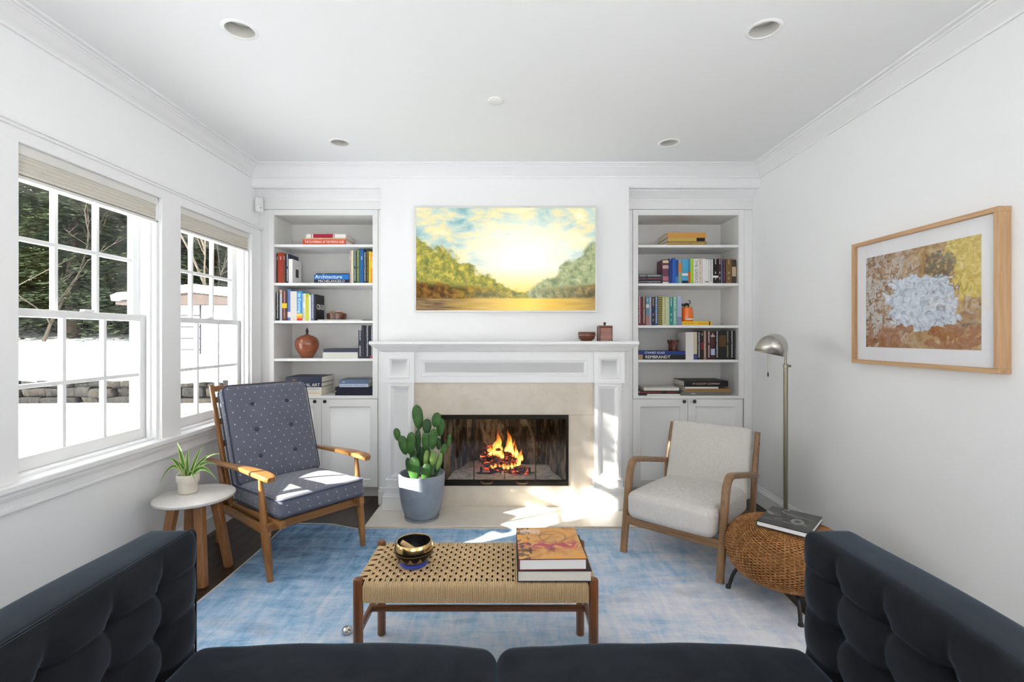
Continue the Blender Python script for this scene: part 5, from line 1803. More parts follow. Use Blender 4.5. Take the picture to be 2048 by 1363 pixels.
for (b0, c1, c2, wd) in LEAVES:
    P = []
    for i in range(15):
        t = i / 14
        a0 = Vector((b0[0], b0[1], 0.09))
        P.append(a0 * (1 - t) ** 2 + 2 * t * (1 - t) * (Vector((c1[0], c1[1], 0.095 + c1[2] * 1.25))) + t * t * Vector((c2[0], c2[1], 0.095 + c2[2])))
    vs, fs, mi = [], [], []
    for i, p in enumerate(P):
        t = i / 14
        tg = (P[min(14, i + 1)] - P[max(0, i - 1)]).normalized()
        sd = tg.cross(Vector((0.15, -1, 0.1))).normalized()
        up = sd.cross(tg)
        wv = wd * (0.55 + 0.45 * math.sin(PI * min(1, t * 1.3))) * (1 - t ** 3) + 0.0006
        for q in (-1, -0.55, 0, 0.55, 1):
            vs.append(p + sd * wv * q + up * wv * 0.35 * abs(q))
    mb = MB()
    for i in range(14):
        for q in range(4):
            mb.mi.append(1 if q in (0, 3) else 0)
            fs.append((i * 5 + q, i * 5 + q + 1, (i + 1) * 5 + q + 1, (i + 1) * 5 + q))
    mb.v = [tuple(v) for v in vs]
    mb.f = fs
    mb.build('leaf', [LG, LC], pp, smooth=60)

# ================================================================ CACTUS
def concrete():
    t = NT('blue_grey_glaze')
    f = t.noise(t.obj(), 7, 5, 0.6, 0.3)
    c = t.ramp(f, [(0.3, (0.20, 0.235, 0.29)), (0.7, (0.30, 0.33, 0.375))])
    t.bsdf(c, 0.55, spec=0.35)
    return t.m


CONC = concrete()
HZ = 0.02
ca = thing('potted_cactus', (-0.641, 3.515, HZ), 'tall prickly pear cactus in a round blue-grey pot on the hearth', 'potted plant')
MB().lathe([(0.110, 0.0), (0.124, 0.002), (0.128, 0.012), (0.124, 0.014), (0.100, 0.012)], 48).build('saucer', CONC, ca, smooth=40)
MB().lathe([(0.095, 0.012), (0.112, 0.014), (0.126, 0.030), (0.148, 0.10), (0.161, 0.18), (0.168, 0.27), (0.170, 0.322), (0.167, 0.330), (0.156, 0.330), (0.153, 0.318), (0.150, 0.285), (0.14, 0.270)], 56).build('pot', CONC, ca, smooth=40)
MB().lathe([(0.152, 0.275), (0.08, 0.288), (0.001, 0.292)], 40, cap0=False).build('soil', plain('cactus_soil', (0.10, 0.085, 0.05), 0.95, nscale=90, namt=0.6, bscale=120, bdist=0.01), ca, smooth=40)


def cact(name, c1, c2):
    t = NT(name)
    o = t.obj()
    f = t.noise(o, 14, 3)
    vo = t.N('TexVoronoi', {'Vector': o, 'Scale': 38.0})
    sp = t.math('LESS_THAN', vo.outputs['Distance'], 0.13)
    c = t.mix(t.math('MULTIPLY', sp, 0.6), t.ramp(f, [(0.3, c1), (0.7, c2)]), (0.30, 0.36, 0.14))
    t.bsdf(c, 0.42, spec=0.4)
    return t.m


CG = [cact('cactus_green', (0.028, 0.095, 0.018), (0.060, 0.165, 0.035)), cact('cactus_light_green', (0.13, 0.24, 0.05), (0.24, 0.36, 0.10)), cact('cactus_dark_green', (0.016, 0.055, 0.016), (0.035, 0.10, 0.028))]
PADS = [(385, 580, 85, 31, -8, 0.0, 0), (508, 598, 52, 27, 12, 0.0, 0), (447, 640, 52, 27, 2, -0.01, 2), (530, 655, 64, 25, 6, 0.05, 0), (247, 695, 45, 20, -12, 0.0, 0), (292, 765, 68, 27, -14, -0.01, 0),
        (342, 752, 80, 29, 3, -0.02, 0), (384, 745, 88, 17, 0, 0.01, 2), (440, 740, 68, 25, 0, -0.01, 0), (490, 722, 72, 26, 6, -0.02, 0), (373, 905, 85, 40, 0, -0.075, 0), (329, 890, 52, 15, -6, -0.04, 2),
        (452, 925, 64, 27, 12, -0.085, 0), (497, 838, 52, 20, 8, -0.075, 1), (534, 862, 60, 16, 16, -0.06, 1), (560, 790, 42, 18, 20, -0.02, 0), (597, 730, 44, 12, 8, -0.02, 0), (520, 762, 42, 16, -4, 0.02, 2), (485, 900, 78, 18, 16, -0.065, 0),
        (445, 850, 78, 26, -2, 0.0, 2), (400, 850, 70, 24, -3, 0.03, 2), (525, 900, 70, 16, 20, -0.03, 2), (353, 860, 72, 22, -9, 0.02, 2), (448, 845, 60, 16, 8, -0.05, 1)]
k_ = 0.001108
for (cx, cy, L, Wd, an, dy, mi) in PADS:
    m = MB()
    n, R_ = 20, 13
    rings = []
    for i in range(R_):
        v = -1 + 2 * i / (R_ - 1)
        zz = v
        prof = math.sqrt(max(0.0, 1 - v * v))
        wv = prof * (1.0 + 0.16 * v) * Wd * k_ * 1.14
        th = prof * min(0.016, Wd * k_ * 0.85)
        rings.append([(wv * math.cos(2 * PI * q / n) + (0.0002 * math.cos(2 * PI * q / n)), (th + 0.0002) * math.sin(2 * PI * q / n), zz * L * k_) for q in range(n)])
    m.loft(rings)
    o = m.build('cactus_pad', CG[mi], ca, smooth=60)
    z = CAM_H - ((660 + 0.3008 * cy) - 671) * 3.5 / 950.0 - HZ
    o.location = ((cx - 412) * k_, dy * 1.0, max(z, 0.27 + L * k_ * 0.72))
    o.rotation_euler = (0, math.radians(an), math.radians(random.Random(cx).uniform(-18, 18)))

# ================================================================ BENCH WITH WOVEN CORD SEAT
BW = wood('bench_teak', (0.12, 0.040, 0.014), (0.26, 0.10, 0.035), 'z', 1.0, 0.3, coat=0.3)
BWX = wood('bench_teak_rail', (0.11, 0.038, 0.014), (0.24, 0.09, 0.032), 'x', 1.0, 0.3, coat=0.3)
BWY = wood('bench_teak_side', (0.12, 0.042, 0.015), (0.28, 0.11, 0.04), 'y', 1.0, 0.3, coat=0.3)
bn = thing('bench', (-0.125, 1.985, RZ), 'low teak bench with a woven paper cord seat in front of the sofa', 'bench')
bw, bd = 0.450, 0.168
BT_ = 0.412
for sx in (-1, 1):
    for sy in (-1, 1):
        MB().lathe([(0.016, 0), (0.0185, 0.004), (0.019, 0.30), (0.019, BT_ + 0.004), (0.016, BT_ + 0.012), (0.008, BT_ + 0.016), (0.001, BT_ + 0.0165)], 20, (sx * bw, sy * bd, 0)).build('leg', BW, bn, smooth=40)
    MB().sweep([(sx * bw, -bd, 0.215), (sx * bw, bd, 0.215)], rrect(0.010, 0.013, 0.005), side=(1, 0, 0)).build('side_stretcher', BWY, bn, smooth=40)
    MB().sweep([(sx * bw, -bd, BT_ - 0.036), (sx * bw, bd, BT_ - 0.036)], rrect(0.012, 0.026, 0.006), side=(1, 0, 0)).build('side_rail', BWY, bn, smooth=40)
MB().sweep([(-bw, 0.0, 0.215), (bw, 0.0, 0.215)], rrect(0.012, 0.010, 0.005), side=(0, 0, 1)).build('long_stretcher', BWX, bn, smooth=40)
CORDC = NT('paper_cord')
_f = CORDC.noise(CORDC.mapped((60, 60, 60)), 6.0, 4, 0.6)
CORDC.bsdf(CORDC.ramp(_f, [(0.3, (0.46, 0.31, 0.16)), (0.7, (0.70, 0.52, 0.31))]), 0.8, spec=0.2)
CORDC = CORDC.m
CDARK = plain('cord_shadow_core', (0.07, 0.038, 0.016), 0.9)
CRAIL = plain('cord_wrap_core', (0.34, 0.22, 0.11), 0.9)
for sy in (-1, 1):
    MB().box(-bw + 0.018, bw - 0.018, min(sy * bd - 0.013, sy * bd + 0.013), max(sy * bd - 0.013, sy * bd + 0.013), BT_ - 0.068, BT_ - 0.012).build('seat_rail', CRAIL, bn)
MB().box(-bw + 0.01, bw - 0.01, -bd, bd, BT_ - 0.026, BT_ - 0.022).build('cord_underlay', CDARK, bn)  # dark sheet stands in for the shade inside the weave holes
cd = MB()
pitch = 0.0205
npair = 42
rows = 13
rp = 2 * (bd - 0.018) / rows
rc = 0.0034
yo_ = bd + 0.015
for i in range(npair):
    xc = (i - (npair - 1) / 2) * pitch
    for q in (-1, 1):
        x = xc + q * 0.0035
        P = [(x, -yo_, BT_ - 0.072), (x, -yo_ - 0.001, BT_ - 0.040), (x, -yo_, BT_ - 0.012), (x, -yo_ + 0.006, BT_ - 0.003)]
        ph = (i % 2) * PI
        nst = rows * 4
        for k in range(nst + 1):
            y = -(bd - 0.012) + 2 * (bd - 0.012) * k / nst
            P.append((x, y, BT_ + 0.0036 * math.cos(PI * (y + bd - 0.018) / rp + ph)))
        P += [(x, yo_ - 0.006, BT_ - 0.003), (x, yo_, BT_ - 0.012), (x, yo_, BT_ - 0.072)]
        cd.tube(P, rc, 6, cap=False)
    # extra turns that only wrap the two long rails
    for sy in (-1, 1):
        x = xc + pitch / 2
        if i < npair - 1:
            cd.tube([(x, sy * yo_, BT_ - 0.072), (x, sy * (yo_ + 0.001), BT_ - 0.040), (x, sy * yo_, BT_ - 0.012), (x, sy * (yo_ - 0.006), BT_ - 0.003), (x, sy * (yo_ - 0.018), BT_ - 0.002), (x, sy * (yo_ - 0.026), BT_ - 0.010)], rc, 6, cap=False)
for j in range(rows):
    yc = -(bd - 0.018) + rp * (j + 0.5)
    for q in (-1, 1):
        y = yc + q * 0.0035
        P = [(-bw - 0.014, y, BT_ - 0.060), (-bw - 0.014, y, BT_ - 0.014), (-bw - 0.006, y, BT_ - 0.003)]
        nst = npair * 2
        for k in range(nst + 1):
            x = -(npair * pitch / 2) + npair * pitch * k / nst
            P.append((x, y, BT_ - 0.001 + 0.0032 * math.cos(PI * x / pitch + (PI if j % 2 else 0))))
        P += [(bw + 0.006, y, BT_ - 0.003), (bw + 0.014, y, BT_ - 0.014), (bw + 0.014, y, BT_ - 0.060)]
        cd.tube(P, 0.0031, 6, cap=False)
cd.build('woven_cord', CORDC, bn, smooth=80, kind='stuff')
BTOP = BT_ + RZ + 0.0062

# singing bowl on a blue ring
t = NT('etched_black_brass')
s_ = t.sep()
ang = t.math('ARCTAN2', s_[1], s_[0])
pet = t.math('ABSOLUTE', t.math('SINE', t.math('MULTIPLY', ang, 6.0)))
zz_ = s_[2]
low_ = t.math('LESS_THAN', zz_, t.math('MULTIPLY_ADD', pet, -0.022, 0.052))
band = t.math('MULTIPLY', t.math('GREATER_THAN', zz_, 0.058), t.math('LESS_THAN', zz_, 0.0605))
gold = t.math('MAXIMUM', t.math('MULTIPLY', low_, t.math('GREATER_THAN', zz_, 0.020)), band)
c_ = t.mix(t.math('MULTIPLY', gold, 0.7), (0.012, 0.011, 0.012), (0.50, 0.34, 0.13))
pb = t.bsdf(c_, 0.28, metal=0.55)
ETCH = t.m
BRASS = plain('polished_brass', (0.72, 0.50, 0.22), 0.2, metal=1.0)
sb = thing('singing_bowl', (-0.387, 1.945, BTOP), 'black and brass singing bowl on a blue ring cushion on the bench', 'bowl')
MB().lathe([(0.048 + 0.011 * math.cos(a), 0.0095 + 0.0095 * math.sin(a)) for a in [2 * PI * k / 12 for k in range(13)]], 40, cap0=False, cap1=False).build('ring_cushion', plain('royal_blue_cloth', (0.012, 0.035, 0.30), 0.7, sheen=0.4), sb, smooth=60, label='royal blue ring cushion')
MB().lathe([(0.030, 0.012), (0.052, 0.018), (0.068, 0.032), (0.077, 0.050), (0.0788, 0.064), (0.0780, 0.070)], 56, cap1=False).build('bowl_wall', ETCH, sb, smooth=50)
MB().lathe([(0.0782, 0.0698), (0.0772, 0.080), (0.0738, 0.092), (0.0705, 0.097), (0.067, 0.096), (0.0665, 0.092)], 56, cap0=False, cap1=False).build('brass_rim', BRASS, sb, smooth=50)
MB().lathe([(0.0668, 0.093), (0.071, 0.075), (0.068, 0.048), (0.055, 0.026), (0.020, 0.018), (0.001, 0.018)], 56, cap0=False).build('bowl_inside', plain('black_lacquer', (0.010, 0.010, 0.012), 0.35), sb, smooth=50)
ml = thing('bowl_mallet', (-0.387, 1.945, BTOP + 0.02), 'wooden mallet with a red end lying in the singing bowl', 'mallet')
MB().tube(smoothpath([(-0.052, -0.004, 0.072), (-0.02, -0.006, 0.050), (0.022, -0.006, 0.026)], 5), lambda t: 0.010 + 0.003 * math.sin(PI * t), 12).build('handle', wood('mallet_wood', (0.45, 0.26, 0.10), (0.62, 0.40, 0.18), 'x', 1, 0.4), ml, smooth=50)
MB().tube([(0.020, -0.006, 0.0275), (0.044, -0.006, 0.0125)], 0.0125, 12).build('red_end', plain('red_felt', (0.45, 0.02, 0.05), 0.8), ml, smooth=50)


# books on the bench
def big_book(name, loc, rz, wx, wy, th, top_mat, edge, label, pages, spine_side, ct=0.003):
    r = thing(name, loc, label, 'book', rz=rz)
    m = MB()
    m.box(-wx / 2, wx / 2, -wy / 2, wy / 2, 0, ct)
    m.box(-wx / 2, wx / 2, -wy / 2, wy / 2, th - ct, th)
    if spine_side == '-x':
        m.box(-wx / 2, -wx / 2 + ct, -wy / 2, wy / 2, ct, th - ct)
    else:
        m.box(-wx / 2, wx / 2, wy / 2 - ct, wy / 2, ct, th - ct)
    m.build('cover', [edge], r)
    MB().box(-wx / 2 + ct, wx / 2 - ct, -wy / 2 + ct, wy / 2 - ct, ct, th - ct).build('page_block', pages, r)
    if top_mat:
        MB().box(-wx / 2 + 0.0003, wx / 2 - 0.0003, -wy / 2 + 0.0003, wy / 2 - 0.0003, th - 0.0002, th + 0.0006).build('jacket_picture', top_mat, r)
    return r


def abstract_cover():
    t = NT('orange_jacket_print')
    o = t.obj()
    s = t.sep(o)
    w1 = t.noise(o, 9, 3, 0.5, 1.6)
    w2 = t.noise(t.mapped((1, 1, 1), (3, 5, 0)), 14, 3, 0.5, 2.0)
    c = t.ramp(w1, [(0.30, (0.10, 0.035, 0.03)), (0.38, (0.50, 0.20, 0.05)), (0.52, (0.62, 0.32, 0.10)), (0.66, (0.72, 0.30, 0.04))])
    pink = t.math('MULTIPLY', t.ramp(w2, [(0.48, (0, 0, 0)), (0.54, (1, 1, 1))]), t.math('MULTIPLY', t.math('SUBTRACT', 0.055, t.math('ABSOLUTE', t.math('ADD', s[1], 0.03))), 22.0, clamp=True))
    c = t.mix(pink, c, (0.42, 0.05, 0.09))
    ring = t.math('ABSOLUTE', t.math('SUBTRACT', t.math('SQRT', t.math('ADD', t.math('POWER', t.math('SUBTRACT', s[0], 0.02), 2.0), t.math('POWER', t.math('SUBTRACT', s[1], 0.05), 2.0))), 0.055))
    c = t.mix(t.math('MULTIPLY', t.math('LESS_THAN', ring, 0.003), 0.6), c, (0.12, 0.04, 0.03))
    dk = t.math('MULTIPLY', t.math('LESS_THAN', s[0], -0.075), t.math('GREATER_THAN', t.noise(o, 40, 2), 0.52))
    c = t.mix(t.math('MULTIPLY', dk, 0.8), c, (0.02, 0.015, 0.015))
    # four short lines of small white print in the corner
    ln = t.math('FRACT', t.math('MULTIPLY', s[1], 95.0))
    pr = t.math('MULTIPLY', t.math('GREATER_THAN', t.noise(t.mapped((420, 60, 1)), 1.0, 1), 0.46), t.math('LESS_THAN', ln, 0.5))
    zone = t.math('MULTIPLY', t.math('MULTIPLY', t.math('GREATER_THAN', s[1], 0.085), t.math('LESS_THAN', s[1], 0.128)), t.math('MULTIPLY', t.math('LESS_THAN', s[0], -0.03), t.math('GREATER_THAN', s[0], -0.115)))
    c = t.mix(t.math('MULTIPLY', pr, zone), c, (0.85, 0.78, 0.70))
    t.bsdf(c, 0.25, spec=0.45)
    return t.m


big_book('art_book', (0.175, 1.965, BTOP), 0.0, 0.282, 0.325, 0.043, None, plain('black_cloth', (0.02, 0.016, 0.016), 0.6), 'thick dark-covered book lying under the orange art book on the bench', PAGE, '-x')
big_book('art_book', (0.166, 1.953, BTOP + 0.0432), math.radians(1.2), 0.258, 0.296, 0.043, abstract_cover(), plain('maroon_cloth', (0.16, 0.015, 0.03), 0.5), 'thick art book with an orange and pink jacket on top of the dark book', PAGEW, '-x')
# small steel dome on the rug
kd = tag(MB().lathe([(0.022, 0), (0.024, 0.004), (0.024, 0.014), (0.020, 0.022), (0.010, 0.027), (0.001, 0.028)], 28).build('steel_dome', plain('brushed_steel', (0.62, 0.60, 0.58), 0.22, metal=1.0), smooth=40), 'small shiny steel dome lying on the rug beside the bench leg', 'metal dome')
kd.location = (-0.735, 2.165, RZ)

# ================================================================ SOFA
def velvet():
    t = NT('charcoal_velvet')
    f = t.noise(t.obj(), 7, 5, 0.6, 0.8)
    g_ = t.noise(t.obj(), 300, 2)
    c = t.ramp(f, [(0.3, (0.009, 0.0095, 0.011)), (0.7, (0.018, 0.019, 0.022))])
    t.bsdf(c, 0.9, spec=0.06, sheen=0.42, sheen_rough=0.42, sheen_tint=(0.28, 0.36, 0.47), bump=g_, bump_d=0.0003)
    return t.m


VEL = velvet()
VELP = VEL
SXL, SXR = -0.955, 0.905
sf = thing('sofa', (-0.025, 0.9, 0.0), 'charcoal grey velvet sofa with button tufted arms', 'sofa')
o_x, o_y = 0.025, -0.9
AH, AZ0 = 0.775, 0.10
hyA = 0.555
yA = 0.905
pitch_y = 0.165


def armfn(side):
    hz = (AH - AZ0) / 2

    def fn(x, y, z):
        # x inward is +side
        xi = x * side
        if xi > 0.02:
            fr = min(1, (xi - 0.02) / 0.04)
            wy = (hyA - abs(y)) / 0.05
            wz = (hz - abs(z)) / 0.06
            edge = max(0, min(1, wy)) * max(0, min(1, wz))
            Yw = yA + y
            Zw = AZ0 + hz + z
            u = (1.302 - Yw) / pitch_y
            v = (0.672 - Zw) / 0.128
            cu_ = abs(math.sin(PI * u)) ** 0.55
            cv_ = abs(math.sin(PI * v)) ** 0.75
            if Zw > 0.672:
                cv_ = min(1.0, 1.0)
                cu_ = cu_ ** max(0.15, 1 - (Zw - 0.672) / 0.11)
            du = (u - round(u)) * pitch_y
            dv = (v - round(v)) * 0.128
            hole = math.exp(-(du * du + dv * dv) / 0.00045) if (v > -0.5) else 0
            off = (0.020 * cu_ + 0.016 * cv_ - 0.020 - 0.020 * hole) * fr * edge
            x = x + side * off
        # tiny softness of the top edge
        z = z + 0.004 * math.sin(y * 9.0) * (1 if z > hz * 0.9 else 0)
        return (x, y, z)
    return fn


for side, xin, nm in ((1, SXL, 'arm'), (-1, SXR, 'arm')):
    hz = (AH - AZ0) / 2
    xm = xin - side * 0.072
    a = MB().rbox(0.078, hyA, hz, 0.030, (3, 130, 64), armfn(side), k=4).build(nm, VEL, sf, smooth=80)
    a.location = (xm + o_x, yA + o_y, AZ0 + hz)
    ax = 0.078 * side
    pts = outline(hyA - 0.001, hz - 0.001, 0.031, 6)
    if side == 1:
        MB().tube([(ax - side * 0.012, p, q) for p, q in pts], 0.0032, 6, loop=True).build('piping', VELP, a, smooth=60)
    bmz = MB().lathe([(0.011, -0.004), (0.012, 0.001), (0.007, 0.005), (0.001, 0.006)], 12, M=Matrix.Rotation(side * PI / 2, 4, 'Y')).mesh('tuft_button', VEL, 60)
    for r_ in range(2):
        for q in range(6):
            share('tuft_button', bmz, a, (side * (0.078 - 0.0365), 1.302 - yA - q * pitch_y, 0.672 - 0.128 * r_ - AZ0 - hz))
# back (behind and below the view), seat deck, cushions, feet
MB().rbox((SXR - SXL) / 2 + 0.14, 0.09, 0.335, 0.03, (20, 2, 8)).build('back', VEL, sf, smooth=80).location = (0, 0.37 + o_y, 0.435)
MB().rbox((SXR - SXL) / 2 + 0.01, 0.50, 0.085, 0.015, (8, 8, 2)).build('seat_base', VEL, sf, smooth=80).location = (0, 0.925 + o_y, 0.185)


def cush(hx, hy, hz):
    def fn(x, y, z):
        u = max(0, 1 - (x / hx) ** 4) * max(0, 1 - (y / hy) ** 4)
        n = mnoise.noise(Vector((x * 3.5 + hx * 9, y * 5, 0.3))) * 0.006 + mnoise.noise(Vector((x * 11, y * 4, 1.3))) * 0.0025
        fr = 0.018 * max(0, 1 - (x / hx) ** 2) if y > hy * 0.6 else 0
        return (x, y + fr, z + (0.018 * u + n if z > 0 else 0))
    return fn


spl = -0.034
for (xa, xb) in ((SXL + 0.012, spl + 0.003), (spl - 0.003, SXR - 0.012)):
    hx = (xb - xa) / 2
    o = MB().rbox(hx, 0.488, 0.092, 0.050, (30, 24, 3), cush(hx, 0.488, 0.092), k=6).build('seat_cushion', VEL, sf, smooth=80)
    o.location = ((xa + xb) / 2 + o_x, 0.945 + o_y, 0.348)
for sx in (-1, 1):
    for yy in (0.42, 1.36):
        MB().lathe([(0.016, 0), (0.020, 0.01), (0.026, 0.104)], 16, (sx * 0.96, yy + o_y, RZ if yy > 0.55 else 0.0)).build('foot', BW, sf, smooth=40)

# ================================================================ WICKER OTTOMAN + BOOK
def wick():
    t = NT('amber_wicker')
    f = t.noise(t.obj(), 60, 4, 0.65)
    f2 = t.noise(t.obj(), 6, 3)
    c = t.ramp(t.math('ADD', t.math('MULTIPLY', f, 0.65), t.math('MULTIPLY', f2, 0.35)), [(0.32, (0.15, 0.055, 0.016)), (0.50, (0.34, 0.145, 0.042)), (0.68, (0.60, 0.32, 0.13))])
    t.bsdf(c, 0.5, spec=0.35)
    return t.m


WICK = wick()
OC = (1.44, 2.47)
ot = thing('wicker_ottoman', (OC[0], OC[1], 0), 'round woven amber wicker ottoman on black metal legs beside the linen armchair', 'ottoman')
OP = [(0.150, 0.118), (0.205, 0.124), (0.250, 0.152), (0.274, 0.195), (0.281, 0.240), (0.276, 0.285), (0.258, 0.325), (0.232, 0.352), (0.205, 0.362), (0.170, 0.372), (0.120, 0.381), (0.070, 0.385), (0.022, 0.386)]
PP = smoothpath([(r_, 0, z_) for r_, z_ in OP], 10)
arc = [0.0]
for i in range(1, len(PP)):
    arc.append(arc[-1] + (PP[i] - PP[i - 1]).length)


def on_arc(s):
    for i in range(1, len(PP)):
        if arc[i] >= s:
            f = (s - arc[i - 1]) / (arc[i] - arc[i - 1])
            p = PP[i - 1].lerp(PP[i], f)
            tg = (PP[i] - PP[i - 1]).normalized()
            return p.x, p.z, Vector((tg.z, 0, -tg.x))
    return PP[-1].x, PP[-1].z, Vector((0, 0, 1))


MB().lathe([(max(0.001, p.x - 0.010), p.z - 0.008 * (1 if p.z > 0.25 else -1)) for p in PP], 48).build('basket_core', plain('wicker_core', (0.05, 0.018, 0.006), 0.8), ot, smooth=60)
wk = MB()
s = 0.004
row_i = 0
while s < arc[-1] - 0.004:
    r_, z_, nrm = on_arc(s)
    nst = 44
    n = max(24, int(2 * PI * r_ / 0.0085))
    pts = []
    for k in range(n):
        th = 2 * PI * k / n
        am = 0.0040 * math.cos(nst * th + row_i * PI) * min(1.0, r_ / 0.12)
        rad = r_ + nrm.x * am
        pts.append((rad * math.cos(th), rad * math.sin(th), z_ + nrm.z * am))
    wk.tube(pts, 0.0034, 5, loop=True)
    s += 0.0070
    row_i += 1
wk.build('woven_strands', WICK, ot, smooth=80, kind='stuff')
rb = MB()
for k in range(44):
    th = 2 * PI * (k + 0.25) / 44
    rb.tube([((p.x + 0.0005) * math.cos(th), (p.x + 0.0005) * math.sin(th), p.z) for p in PP[::3] if p.x > 0.06], 0.0034, 5)
rb.build('stake_ribs', WICK, ot, smooth=80, kind='stuff')
for k in range(4):
    a = math.radians(163 + 90 * k)
    ca_, sa_ = math.cos(a), math.sin(a)
    P = smoothpath([(0.175 * ca_, 0.175 * sa_, 0.135), (0.225 * ca_, 0.225 * sa_, 0.118), (0.248 * ca_, 0.248 * sa_, 0.085), (0.272 * ca_, 0.272 * sa_, 0.010)], 5)
    lo = MB().tube(P, 0.0095, 10).build('leg', BLACK, ot, smooth=60)
    MB().lathe([(0.013, 0.0), (0.0135, 0.008), (0.010, 0.018)], 14, (0.273 * ca_, 0.273 * sa_, RZ if k in (0, 1, 2) and OC[0] + 0.273 * ca_ < RX1 else 0.0)).build('rubber_foot', BLACK, lo, smooth=40)


def photo_cover():
    t = NT('black_white_photo_print')
    o = t.obj()
    s = t.sep(o)
    f = t.noise(t.mapped((1, 1.8, 1)), 9, 5, 0.65, 1.0)
    c = t.ramp(f, [(0.42, (0.012, 0.012, 0.012)), (0.56, (0.05, 0.05, 0.048)), (0.68, (0.30, 0.29, 0.28))])
    d = t.math('SQRT', t.math('ADD', t.math('POWER', t.math('MULTIPLY', t.math('SUBTRACT', s[0], 0.04), 1.3), 2.0), t.math('POWER', t.math('ADD', s[1], 0.02), 2.0)))
    blob = t.math('SUBTRACT', 1.0, t.math('MULTIPLY', t.math('ABSOLUTE', t.math('SUBTRACT', d, 0.030)), 60.0, clamp=True), clamp=True)
    c = t.mix(t.math('MULTIPLY', blob, 0.35), c, (0.6, 0.6, 0.58))
    base = t.math('LESS_THAN', s[1], -0.082)
    c = t.mix(base, c, (0.014, 0.014, 0.014))
    t.bsdf(c, 0.22, spec=0.5)
    return t.m


e1 = Vector((1.427 - 1.265, 2.263 - 2.422))
ob = big_book('photo_book', (1.45, 2.45, 0.391), math.atan2(-0.159, 0.165), 0.235, 0.285, 0.026, photo_cover(), plain('black_boards', (0.015, 0.015, 0.015), 0.5), 'large book with a black and white photograph cover on the wicker ottoman', PAGEW, '-x')

# ================================================================ FLOOR LAMP
NICK = plain('brushed_nickel', (0.50, 0.48, 0.44), 0.34, metal=1.0)
ABR = plain('antique_pewter', (0.30, 0.26, 0.20), 0.36, metal=1.0)
LX, LY = 1.800, 3.085
lp = thing('floor_lamp', (LX, LY, 0), 'slim antique nickel pharmacy floor lamp beside the white wall', 'floor lamp')
MB().lathe([(0.118, 0), (0.120, 0.004), (0.118, 0.012), (0.100, 0.018), (0.030, 0.022), (0.016, 0.030), (0.013, 0.045)], 40).build('base', ABR, lp, smooth=40)
MB().lathe([(0.0130, 0.040), (0.0130, 1.150), (0.0150, 1.152), (0.0150, 1.175), (0.0085, 1.178)], 20).build('pole', ABR, lp, smooth=40)
P = smoothpath([(0, 0, 1.16), (0, 0, 1.290), (-0.002, -0.002, 1.318), (-0.014, 0.0, 1.334), (-0.040, 0.004, 1.336)], 6)
MB().tube(P, 0.0075, 12).build('upper_stem', ABR, lp, smooth=60)
kb = MB().tube([(0.012, 0, 1.163), (0.030, 0, 1.163)], 0.005, 8)
kb.lathe([(0.008, 0), (0.009, 0.004), (0.006, 0.010), (0.001, 0.011)], 12, M=Matrix.Translation((0.024, 0, 1.163)) @ Matrix.Rotation(PI / 2, 4, 'Y'))
kb.build('height_knob', ABR, lp, smooth=50)
ax = Vector((-0.60, -0.80, -0.06)).normalized()
sdv = ax.cross(Vector((0, 0, 1))).normalized()
sdv = (Matrix.Rotation(math.radians(-12), 3, ax) @ sdv).normalized()
upv = sdv.cross(ax).normalized()
if upv.z < 0:
    upv = -upv
prof = [(0.072 * math.cos(a) * (1.0 if abs(math.cos(a)) > 0 else 1), 0.0) for a in ()]
arch = []
for k in range(17):
    a = PI * k / 16
    arch.append((0.080 * math.cos(a), 0.112 * math.sin(a) ** 0.85))
E0 = Vector((-0.072, 0.012, 1.262))
Lh = 0.205
sh_ = MB()
rings = []
for f, sc0 in ((0.0, 0.90), (0.04, 1.0), (0.96, 1.0), (1.0, 0.97)):
    rings.append([E0 + ax * (Lh * f) + sdv * (a * sc0) + upv * (b * sc0) for a, b in arch])
sh_.loft(rings, closed=False, cap=False)
n = len(arch)
for rg_ in (rings[0], rings[-1]):
    sh_.add([tuple(p) for p in rg_], [tuple(range(n))])
so2 = sh_.build('lamp_shade', NICK, lp, smooth=40)
md = so2.modifiers.new('shell', 'SOLIDIFY')
md.thickness = 0.0015
bl = E0 + ax * (Lh * 0.45) + upv * 0.04
MB().lathe([(0.012, -0.02), (0.020, 0.0), (0.020, 0.02), (0.010, 0.034)], 16, tuple(bl)).build('bulb', plain('frosted_bulb', (0.85, 0.85, 0.82), 0.4), lp, smooth=50)
q = E0 + ax * (Lh * 0.42) + sdv * 0.02
MB().tube([(q.x, q.y, q.z + 0.06), (q.x, q.y, 1.125)], 0.0014, 5).build('pull_chain', ABR, lp)
MB().lathe([(0.002, 0.03), (0.0045, 0.022), (0.0045, 0.004), (0.002, 0)], 10, (q.x, q.y, 1.098)).build('chain_weight', BLACK, lp, smooth=40)

